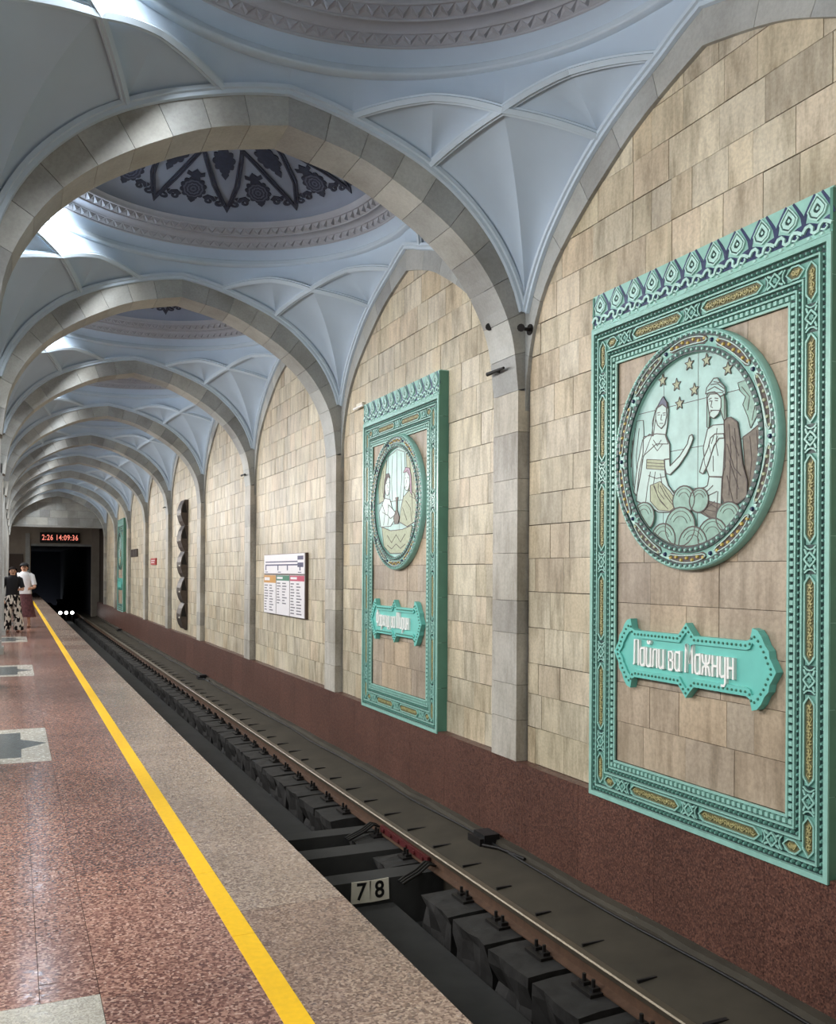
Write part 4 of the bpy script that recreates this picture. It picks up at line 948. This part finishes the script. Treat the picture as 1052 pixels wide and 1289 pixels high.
# ---- stacked dark wall ornaments, two far signs
for i in range(5):
    zb = -0.10 + 0.755 * i
    r = empty('wall_ornament', (XW, 27.35, zb), WALLROT)
    prof = [(0.0, 0.0), (0.10, 0.0), (0.17, 0.12), (0.22, 0.30), (0.22, 0.44), (0.18, 0.60), (0.11, 0.745), (0.0, 0.745)]
    sh = MB().prism(prof, -0.36, 0.36); MB().add([(z_, y_, x_) for x_, y_, z_ in sh.v], sh.f).obj('shell', 'bronze', r)
    rc = MB().prism([(0.05, 0.36), (0.20, 0.37), (0.17, 0.56), (0.11, 0.70)], 0.355, 0.366); MB().add([(z_, y_, x_) for x_, y_, z_ in rc.v], rc.f).obj('dark_inset', 'iron_dark', r)
    m = MB(); m.ball((0.2, 0.33, 0.225), 0.05, 0.03, 0.02, 8, 5); m.obj('white_bead', 'enamel_white', r)
    tag(r, 'dark curved metal ornament on the far wall, ' + ('lowest', 'second lowest', 'middle', 'second highest', 'topmost')[i] + ' in its column of five', 'ornament', 'column of dark wall ornaments')
r = empty('emergency_sign', (XW, 33.9, 1.80), WALLROT); MB().box(-0.62, 0.62, 0, 0.24, 0, 0.06).obj('board', 'scarlet', r)
m = MB(); m.box(-0.45, 0.45, 0.14, 0.17, 0.06, 0.064); m.box(-0.45, 0.3, 0.07, 0.10, 0.06, 0.064); m.obj('sign_print', 'sign_white', r); tag(r, 'small red sign on the far stone wall', 'sign')
r = empty('letter_sign', (XW, 39.6, 2.16), WALLROT); x = -1.1
for i in range(6): MB().prism([(x, 0), (x + 0.26, 0), (x + 0.26, 0.32), (x + 0.06, 0.32), (x, 0.2)], 0, 0.07).obj('raised_letter', 'bronze', r); x += 0.37
tag(r, 'row of dark raised letters on the wall just before the farthest green panel', 'sign')

# ---- small fittings at the arch springings
for yy, zz, xb, lab in ((8.24, 4.10, 4.56, 'small dark swivel spotlight on the far side of the nearest pilaster'), (7.74, 3.98, 4.64, 'small dark swivel spotlight on the near side of the nearest pilaster')):
    r = empty('wall_spotlight', (xb, yy, zz), WALLROT)
    m = MB(); m.tube([(0, 0, 0), (0, 0, 0.03)], 0.055, 12); m.obj('mount', 'iron_dark', r)
    m = MB(); m.tube([(0, 0, 0.03), (0, 0, 0.12)], [0.018, 0.018], 8); m.tube([(0.0, 0, 0.12), (0.06, -0.01, 0.16)], [0.032, 0.038], 10); m.obj('head', 'iron_dark', r); tag(r, lab, 'lamp', 'pilaster spotlights')
for k, lab in ((0, 'short dark rod bracket high on the nearest pilaster'), (2, 'short dark rod bracket on the pilaster past the map board'), (4, 'short dark rod bracket on the pilaster past the dark ornament column')):
    r = empty('rod_bracket', (XF, PIER0 + PITCH * k, 3.64), WALLROT)
    m = MB(); m.tube([(-0.08, 0, 0.0), (-0.08, 0, 0.07)], 0.012, 8); m.obj('stub', 'iron_dark', r)
    m = MB(); m.tube([(-0.24, 0.0, 0.08), (0.10, 0.0, 0.08)], [0.022, 0.013], 8); m.obj('rod', 'iron_dark', r); tag(r, lab, 'bracket', 'rod brackets')
r = empty('wall_tube_lamp', (XW, 12.55, 4.00), WALLROT)
m = MB(); m.box(-0.12, 0.12, 0.02, 0.06, 0.0, 0.06); m.obj('holder', 'enamel_white', r); m = MB(); m.tube([(-0.2, 0.0, 0.07), (0.2, 0.0, 0.07)], 0.018, 8); m.obj('tube', 'white_letter', r); tag(r, 'short white tube lamp beside the top corner of the second ceramic panel', 'lamp')

# ---- floodlights on the cornices (the bright spots on the left of each vault)
FLOOD = (-1.72, 1.22)
def flood(k):
    r = empty('floodlight', (XC + FLOOD[0], BAY0 + PITCH * k + FLOOD[1], 6.16)); r.rotation_euler.z = math.atan2(-FLOOD[0], FLOOD[1]) 
    MB().box(-0.12, 0.12, -0.03, 0.05, -0.02, 0.13).obj('housing', 'enamel_white', r)
    MB().box(-0.10, 0.10, -0.034, -0.03, 0.0, 0.11).obj('lens', 'lamp_white', r)
    MB().box(-0.015, 0.015, 0.02, 0.06, 0.10, 0.24).obj('bracket', 'enamel_white', r)
    l = bpy.data.lights.new('flood_lamp', 'SPOT'); l.energy = FLOOD_W; l.color = (0.93, 0.96, 1.0); l.shadow_soft_size = 0.10; l.spot_size = math.radians(165); l.spot_blend = 0.6
    o = bpy.data.objects.new('flood_lamp', l); COL.objects.link(o); o.parent = r; o.location = (0, -0.16, -0.06); o.rotation_euler = (math.radians(38), 0, 0)
    tag(r, ('floodlight on the cornice of the nearest vault, top edge of the picture', 'bright floodlight on the cornice seen through the nearest arch', 'bright floodlight on the cornice seen through the second arch', 'floodlight on the cornice seen through the third arch')[k] if k < 4 else 'floodlight on the cornice of the far vault seen through the %s arch' % ('fourth', 'fifth', 'sixth', 'seventh', 'eighth')[k - 4], 'lamp', 'vault floodlights')
for k in range(NB): flood(k)

# ---- rails, rail blocks, fittings
def rail(x, lab):
    r = empty('rail', (x, 0, -1.25)); y0, y1 = -4, YEND + 38
    def ext(P, name, m):
        n = len(P); mb = MB(); mb.add([(px, y, pz) for y in (y0, y1) for px, pz in P], [(i, (i + 1) % n, n + (i + 1) % n, n + i) for i in range(n)] + [tuple(range(n))[::-1], tuple(range(n, 2 * n))]); mb.obj(name, m, r)
    ext([(-0.066, 0), (-0.066, 0.012), (-0.012, 0.028), (-0.009, 0.108), (0.009, 0.108), (0.012, 0.028), (0.066, 0.012), (0.066, 0)], 'web_and_foot', 'rail_rust')
    ext([(-0.034, 0.108), (-0.037, 0.142), (-0.028, 0.152), (0.028, 0.152), (0.037, 0.142), (0.034, 0.108)], 'rail_head', 'rail_steel')
    return tag(r, lab, 'rail', 'track rails')
rail(3.73, 'long worn steel rail running between the dark blocks and the brown plinth'); rail(2.17, 'steel rail on the platform side of the track, under the platform edge')
MB().box(1.85, 2.5, -4, YEND + 40, -1.46, -1.25).obj('rail_seat', 'trough_concrete', tb)
def block_mesh():
    rows = []
    for i, y in enumerate([0.0, 0.14, 0.28, 0.42, 0.56]):
        j = lambda s=0.02: R_.uniform(-s, s)
        rows.append([(3.36 + j(0.05), y, -1.74), (3.38 + j(0.06), y, -1.52 + j()), (3.36 + j(0.03), y, -1.36 + j()), (3.34 + j(0.012), y, -1.275 + j(0.006)), (3.52, y, -1.262 + j(0.005)), (3.80, y, -1.255), (3.80, y, -1.74)])
    m = MB().grid(rows, False); n = 7
    m.add(rows[0], [tuple(range(7))]); m.add(rows[-1], [tuple(range(7))[::-1]])
    return m.mesh('rail_block')
bms = [block_mesh() for _ in range(4)]
tp = MB(); tp.box(3.56, 3.665, 0.17, 0.40, -1.262, -1.238); tp.box(3.60, 3.66, 0.20, 0.26, -1.24, -1.215); tp.box(3.60, 3.66, 0.31, 0.37, -1.24, -1.215)
for yb in (0.23, 0.34): tp.tube([(3.625, yb, -1.22), (3.625, yb, -1.165)], 0.014, 6)
tp_me = tp.mesh('tie_plate')
ORD = ('first', 'second', 'third', 'fourth', 'fifth', 'sixth', 'seventh', 'eighth', 'ninth', 'tenth')
def block_label(y):
    if y < 8:
        n = round((6.85 - y) / 0.63)
        return 'dark sooty rail block, %s on the camera side of the number plates' % ORD[min(n, 9)]
    n = int((y - 9.6) / 0.63)
    return 'dark sooty rail block, %s past the farthest cross beam' % ORD[n] if n < 10 else 'small dark rail block in the distant run towards the tunnel'
i = 0; y = 6.85 - 0.63 * 9
while y < YEND + 4:
    if not (7.45 < y < 9.6):
        o = link('rail_block', bms[i % 4], 'sleeper_concrete'); o.location = (0, y, 0); link('tie_plate', tp_me, 'iron_dark', o)
        tag(o, block_label(y), 'rail block', 'blocks under the far rail')
    y += 0.63; i += 1
for yb, ln, lab in ((7.92, 0.26, 'concrete cross beam over the drain with the number plates'), (8.72, 0.30, 'concrete cross beam over the drain behind the open pit'), (9.42, 0.24, 'farthest concrete cross beam over the drain beside the platform')):
    o = MB(); o.box(2.50, 3.80, 0, ln, -1.74, -1.262); o = o.obj('cross_beam', 'trough_concrete'); o.location.y = yb; tag(o, lab, 'beam', 'cross beams over the drain')
for yb in (8.25, 9.05):
    o = link('rail_block', bms[1], 'sleeper_concrete'); o.location = (0.12, yb, -0.01); o.scale = (1, 0.62, 1); o.location.x = 0; tag(o, 'short dark rail block between the number-plate beam and the middle beam' if yb < 8.6 else 'short dark rail block between the middle and farthest cross beams', 'rail block', 'blocks between the beams'); link('tie_plate', tp_me, 'iron_dark', o)
o = MB(); o.box(3.672, 3.70, 8.02, 9.25, -1.225, -1.155); o = o.obj('fishplate', 'red_paint'); tag(o, 'red painted joint bar bolted to the side of the far rail', 'rail joint')
bm_ = MB()
for q in range(6): bm_.tube([(3.655, 8.12 + 0.205 * q, -1.19), (3.685, 8.12 + 0.205 * q, -1.19)], 0.02, 6)
bm_.obj('bolts', 'red_paint', o)
for c0, lab in ((9.35, 'loop of dark bond cables at the far end of the red joint bar'), (7.88, 'loop of dark bond cables at the near end of the red joint bar')):
    r = empty('bond_cable', (3.6, c0, -1.26))
    for q in range(3):
        m = MB(); m.tube([(0.10, 0.05 * q, 0.06), (0.02, 0.05 * q - 0.02, 0.09), (-0.12, 0.05 * q - 0.10, 0.045), (-0.26, 0.05 * q - 0.16, 0.018), (-0.34, 0.045 * q - 0.22, 0.012)], 0.013, 6); m.obj('cable', 'rubber_black', r)
    tag(r, lab, 'cable', 'rail bond cables')
for ch, x0, tilt, lab in (('7', 2.86, 0.03, 'white enamel plate with a black seven'), ('8', 3.05, -0.04, 'white enamel plate with a black eight')):
    r = empty('number_plate', (x0 + 0.09, 7.915, -1.46), (PI / 2, tilt, 0))
    MB().box(-0.095, 0.095, 0.0, 0.20, 0, 0.006).obj('plate', 'enamel_white', r)
    me = text_mesh(ch, 'numeral', 0.22, 0.001, 0.9, 0.004); o = link('numeral', me, 'ink_black', r); o.location = (0, 0.10, 0.0075)
    tag(r, lab + ' on the beam beside the platform', 'number plate', 'number plates on the beam')
for yy, lab in ((8.2, 'black cable box on the track shoulder opposite the nearest pilaster'), (23.4, 'small black cable box on the far track shoulder below the dark ornaments'), (43.0, 'farthest tiny black cable box on the track shoulder')):
    r = empty('cable_box', (4.33, yy, -1.145))
    m = MB(); m.box(0, 0.17, -0.12, 0.12, 0, 0.11); m.obj('case', 'rubber_black', r)
    m = MB(); m.box(-0.04, 0.0, -0.10, 0.17, -0.005, 0.07); m.tube([(-0.02, -0.12, 0.02), (0.06, -0.3, 0.03), (0.12, -0.7, 0.03)], 0.016, 6); m.obj('cable_entry', 'iron_dark', r)
    tag(r, lab, 'cable box', 'track cable boxes')
pts = []; y = -3.5
while y < 52: pts.append((4.40 + 0.02 * math.sin(y * 1.7), y, -1.118 + 0.004 * math.sin(y * 3))); y += 0.4
m = MB(); m.tube(pts, 0.011, 6); o = m.obj('crack_line', 'rubber_black'); tag(o, 'thin black crack line along the foot of the brown plinth', 'cable')  # thin tube standing in for the crack along the wall foot
for i, x in enumerate((2.60, 2.93, 3.26)):
    r = empty('signal_lamp', (x, 58.2, -1.44 if x < 3.0 else -1.72)); h = 0.49 if x < 3.0 else 0.77
    m = MB(); m.tube([(0, 0, 0), (0, 0, h - 0.05)], 0.03, 8); m.obj('post', 'iron_dark', r)
    m = MB(); m.ball((0, 0, h), 0.10, 0.10, 0.10, 12, 8); m.obj('globe', 'signal_white', r)
    tag(r, ('left', 'middle', 'right')[i] + ' of three small white lamps low in the tunnel mouth', 'lamp', 'white lamps at the tunnel mouth')

# ---- clock display over the portal
r = empty('clock_display', (2.51, YP - 0.1, 3.16), (PI / 2, 0, 0))
MB().box(-1.08, 1.08, 0, 0.60, -0.08, 0.10).obj('case', 'ink_black', r)
me = text_mesh('2:26 14:09:36', 'digits', 0.44, 0.004, 0.8, 0.004)
xs_ = [v.co.x for v in me.vertices]; k = 1.95 / (max(xs_) - min(xs_))
for v in me.vertices: v.co.x *= k
o = link('digits', me, 'led_red', r, None, 'glowing red digits'); o.location = (0, 0.30, 0.106)
tag(r, 'black clock display with red digits above the dark tunnel mouth', 'clock')
r = empty('barrier_post', (0.95, 56.6, 0)); m = MB(); m.tube([(0, 0, 0), (0, 0, 1.1)], 0.05, 10); m.obj('post', 'enamel_white', r); m = MB(); m.ball((0, 0, 1.12), 0.06, 0.06, 0.05); m.obj('cap', 'enamel_white', r); tag(r, 'white barrier post at the far end of the platform', 'post')

# ---- people
def skin_obj(name, V, E, rad, mat_, parent, sub=2):
    me = bpy.data.meshes.new(name); me.from_pydata(V, E, []); o = link(name, me, mat_, parent)
    s = o.modifiers.new('skin', 'SKIN'); s.use_smooth_shade = True
    for i, sv in enumerate(me.skin_vertices[0].data): sv.radius = (rad[i], rad[i]) if not isinstance(rad[i], tuple) else rad[i]; sv.use_root = (i == 0)
    d = o.modifiers.new('sub', 'SUBSURF'); d.levels = d.render_levels = sub
    return o
def loft(rings, n=16):       # rings of (cx, cy, z, rx, ry)
    return MB().grid([[(cx + rx * math.cos(2 * PI * k / n), cy + ry * math.sin(2 * PI * k / n), z) for k in range(n)] for cx, cy, z, rx, ry in rings], True, True)
def person(loc, rz, h, hands, top_m, leg_m, skirt, hair_long, cap):
    k = h / 1.70; r = empty('person', loc, (0, 0, rz)); r.scale = (k, k, k)
    (lx, ly, lz), (rx, ry, rz_) = hands          # wrist positions, figure faces -y
    V = [(0, 0, 0.95), (0, 0.0, 1.15), (0, 0.0, 1.36), (0, 0, 1.46), (0, -0.01, 1.53), (0, -0.02, 1.60), (0, -0.015, 1.66)]
    E = [(i, i + 1) for i in range(6)]; rad = [(0.15, 0.11), (0.125, 0.095), (0.13, 0.09), 0.055, 0.068, (0.086, 0.104), (0.068, 0.08)]
    def chain(start, P, R):
        b = start
        for p, q in zip(P, R): V.append(p); rad.append(q); E.append((b, len(V) - 1)); b = len(V) - 1
        return b
    ends = []
    for s, (wx, wy, wz) in ((1, (lx, ly, lz)), (-1, (rx, ry, rz_))):
        el = ((s * 0.24 + wx) / 2 + s * 0.05, (wy + 0.05) / 2 + 0.05, max(1.06, (wz + 1.1) / 2 - 0.0))
        e = chain(2, [(s * 0.17, 0.01, 1.40), (el[0], el[1], el[2]), (wx, wy, wz)], [0.06, 0.042, 0.028])
        d = Vector((wx - el[0], wy - el[1], wz - el[2])).normalized(); W = Vector((wx, wy, wz)); pal = W + d * 0.06
        pb = chain(e, [tuple(pal)], [0.03]); side_ = d.cross(Vector((0, 1, 0.2))).normalized()
        for q, ln in enumerate((0.055, 0.075, 0.07, 0.05)):
            o1 = pal + side_ * (q - 1.5) * 0.021 + d * 0.03; chain(pb, [tuple(o1), tuple(o1 + d * ln * 0.7 + Vector((0, -0.012, 0)))], [0.009, 0.008])
        chain(e, [tuple(W + d * 0.03 + side_ * -0.035), tuple(W + d * 0.065 + side_ * -0.05)], [0.010, 0.009])
    for s in (1, -1):
        chain(0, [(s * 0.09, 0, 0.86), (s * 0.105, -0.01, 0.48), (s * 0.11, 0.01, 0.09), (s * 0.115, -0.12, 0.035)], [0.085, 0.055, 0.036, 0.034])
    skin_obj('body', V, E, rad, 'skin', r)
    # face
    f = MB()
    for s in (1, -1): f.ball((s * 0.034, -0.105, 1.605), 0.016, 0.010, 0.009, 8, 4)
    f.ball((0, -0.103, 1.545), 0.026, 0.010, 0.008, 8, 4); f.obj('eyes_and_mouth', 'hair_dark', r)
    f = MB(); f.ball((0, -0.118, 1.575), 0.013, 0.018, 0.024, 8, 5)
    for s in (1, -1): f.ball((s * 0.08, -0.01, 1.585), 0.012, 0.02, 0.03, 8, 5)
    f.obj('nose_and_ears', 'skin', r)
    hr = MB(); n = 16; rows = []
    for i in range(7):
        a = PI / 2 * i / 6; rows.append([(0.106 * math.sin(a) * math.cos(2 * PI * q / n), 0.008 + 0.114 * math.sin(a) * math.sin(2 * PI * q / n), 1.60 + 0.115 * math.cos(a)) for q in range(n)])
    dz = 0.22 if hair_long else 0.06
    rows[-1] = [(x_, y_, z_ + (0.05 if y_ < -0.03 else 0)) for x_, y_, z_ in rows[-1]]; rows[-2] = [(x_, y_, z_ + (0.03 if y_ < -0.03 else 0)) for x_, y_, z_ in rows[-2]]
    rows.append([(0.108 * math.cos(2 * PI * q / n), 0.008 + 0.116 * math.sin(2 * PI * q / n) * (1 if math.sin(2 * PI * q / n) > -0.3 else 0.9), 1.60 - (dz if math.sin(2 * PI * q / n) > -0.25 else -0.058)) for q in range(n)])
    hr.grid(rows, True, True).obj('hair', 'hair_dark', r)
    if cap: m = MB(); m.lathe([(0.0, 1.735), (0.07, 1.725), (0.112, 1.68), (0.118, 1.655)], 16); m.prism([(-0.08, -0.07), (0.08, -0.07), (0.06, -0.21), (-0.06, -0.21)], 1.65, 1.665); m.obj('cap', 'cloth_black', r)
    # top with sleeves
    t_ = loft([(0, 0, 0.90, 0.185, 0.135), (0, 0, 1.02, 0.165, 0.125), (0, 0, 1.15, 0.158, 0.12), (0, 0, 1.30, 0.175, 0.125), (0, 0.005, 1.40, 0.185, 0.12), (0, 0.005, 1.44, 0.15, 0.11), (0, 0.005, 1.475, 0.10, 0.085), (0, 0.0, 1.50, 0.066, 0.066)])
    for s, (wx, wy, wz) in ((1, (lx, ly, lz)), (-1, (rx, ry, rz_))):
        el = Vector(((s * 0.24 + wx) / 2 + s * 0.05, (wy + 0.05) / 2 + 0.05, max(1.06, (wz + 1.1) / 2)))
        t_.tube([(s * 0.13, 0.01, 1.40), (s * 0.18, 0.012, 1.385), tuple(lerp((s * 0.18, 0.01, 1.385), el, 0.8))], [0.075, 0.072, 0.062], 12)
    t_.obj('top', top_m, r)
    if skirt: loft([(0, 0, 0.28, 0.30, 0.24), (0, 0, 0.5, 0.25, 0.20), (0, 0, 0.75, 0.21, 0.16), (0, 0, 0.96, 0.165, 0.125)]).obj('skirt', leg_m, r)
    else:
        tr = MB(); a = loft([(0, 0, 0.74, 0.20, 0.15), (0, 0, 0.88, 0.19, 0.145), (0, 0, 1.0, 0.165, 0.125)]); tr.add(a.v, a.f, True)
        for s in (1, -1):
            b = loft([(s * 0.15, 0, 0.05, 0.125, 0.15), (s * 0.135, 0, 0.35, 0.12, 0.135), (s * 0.11, 0, 0.62, 0.108, 0.13), (s * 0.09, 0, 0.84, 0.10, 0.13)]); tr.add(b.v, b.f, True)
        tr.obj('trousers', leg_m, r)
    for s in (1, -1): m = MB(); m.ball((s * 0.125, -0.07, 0.035), 0.05, 0.13, 0.04, 12, 6); m.obj('shoe', 'shoe_tan', r)
    return r
pr = person((0.0, 25.6, 0), 0.1, 1.66, ((0.16, -0.22, 1.12), (-0.24, -0.10, 0.86)), 'cloth_black', 'cloth_pattern', False, True, False)
tag(pr, 'person in black top and wide black and white patterned trousers on the platform', 'person')
m = MB(); m.box(-0.36, -0.18, -0.14, -0.03, 0.60, 0.80); m.tube([(-0.33, -0.09, 0.80), (-0.29, -0.09, 0.86), (-0.22, -0.09, 0.86), (-0.2, -0.09, 0.80)], 0.008, 6); o = m.obj('handbag', 'rubber_black'); o.location = (0.0, 25.6, 0); tag(o, 'black handbag held by the person in patterned trousers', 'bag')
pr = person((0.30, 27.6, 0), -0.2, 1.76, ((0.2, -0.2, 1.05), (-0.2, -0.2, 1.1)), 'cloth_white', 'cloth_wine', True, False, True)
tag(pr, 'person in white top, dark cap and patterned wine-coloured skirt behind the nearer figure', 'person')
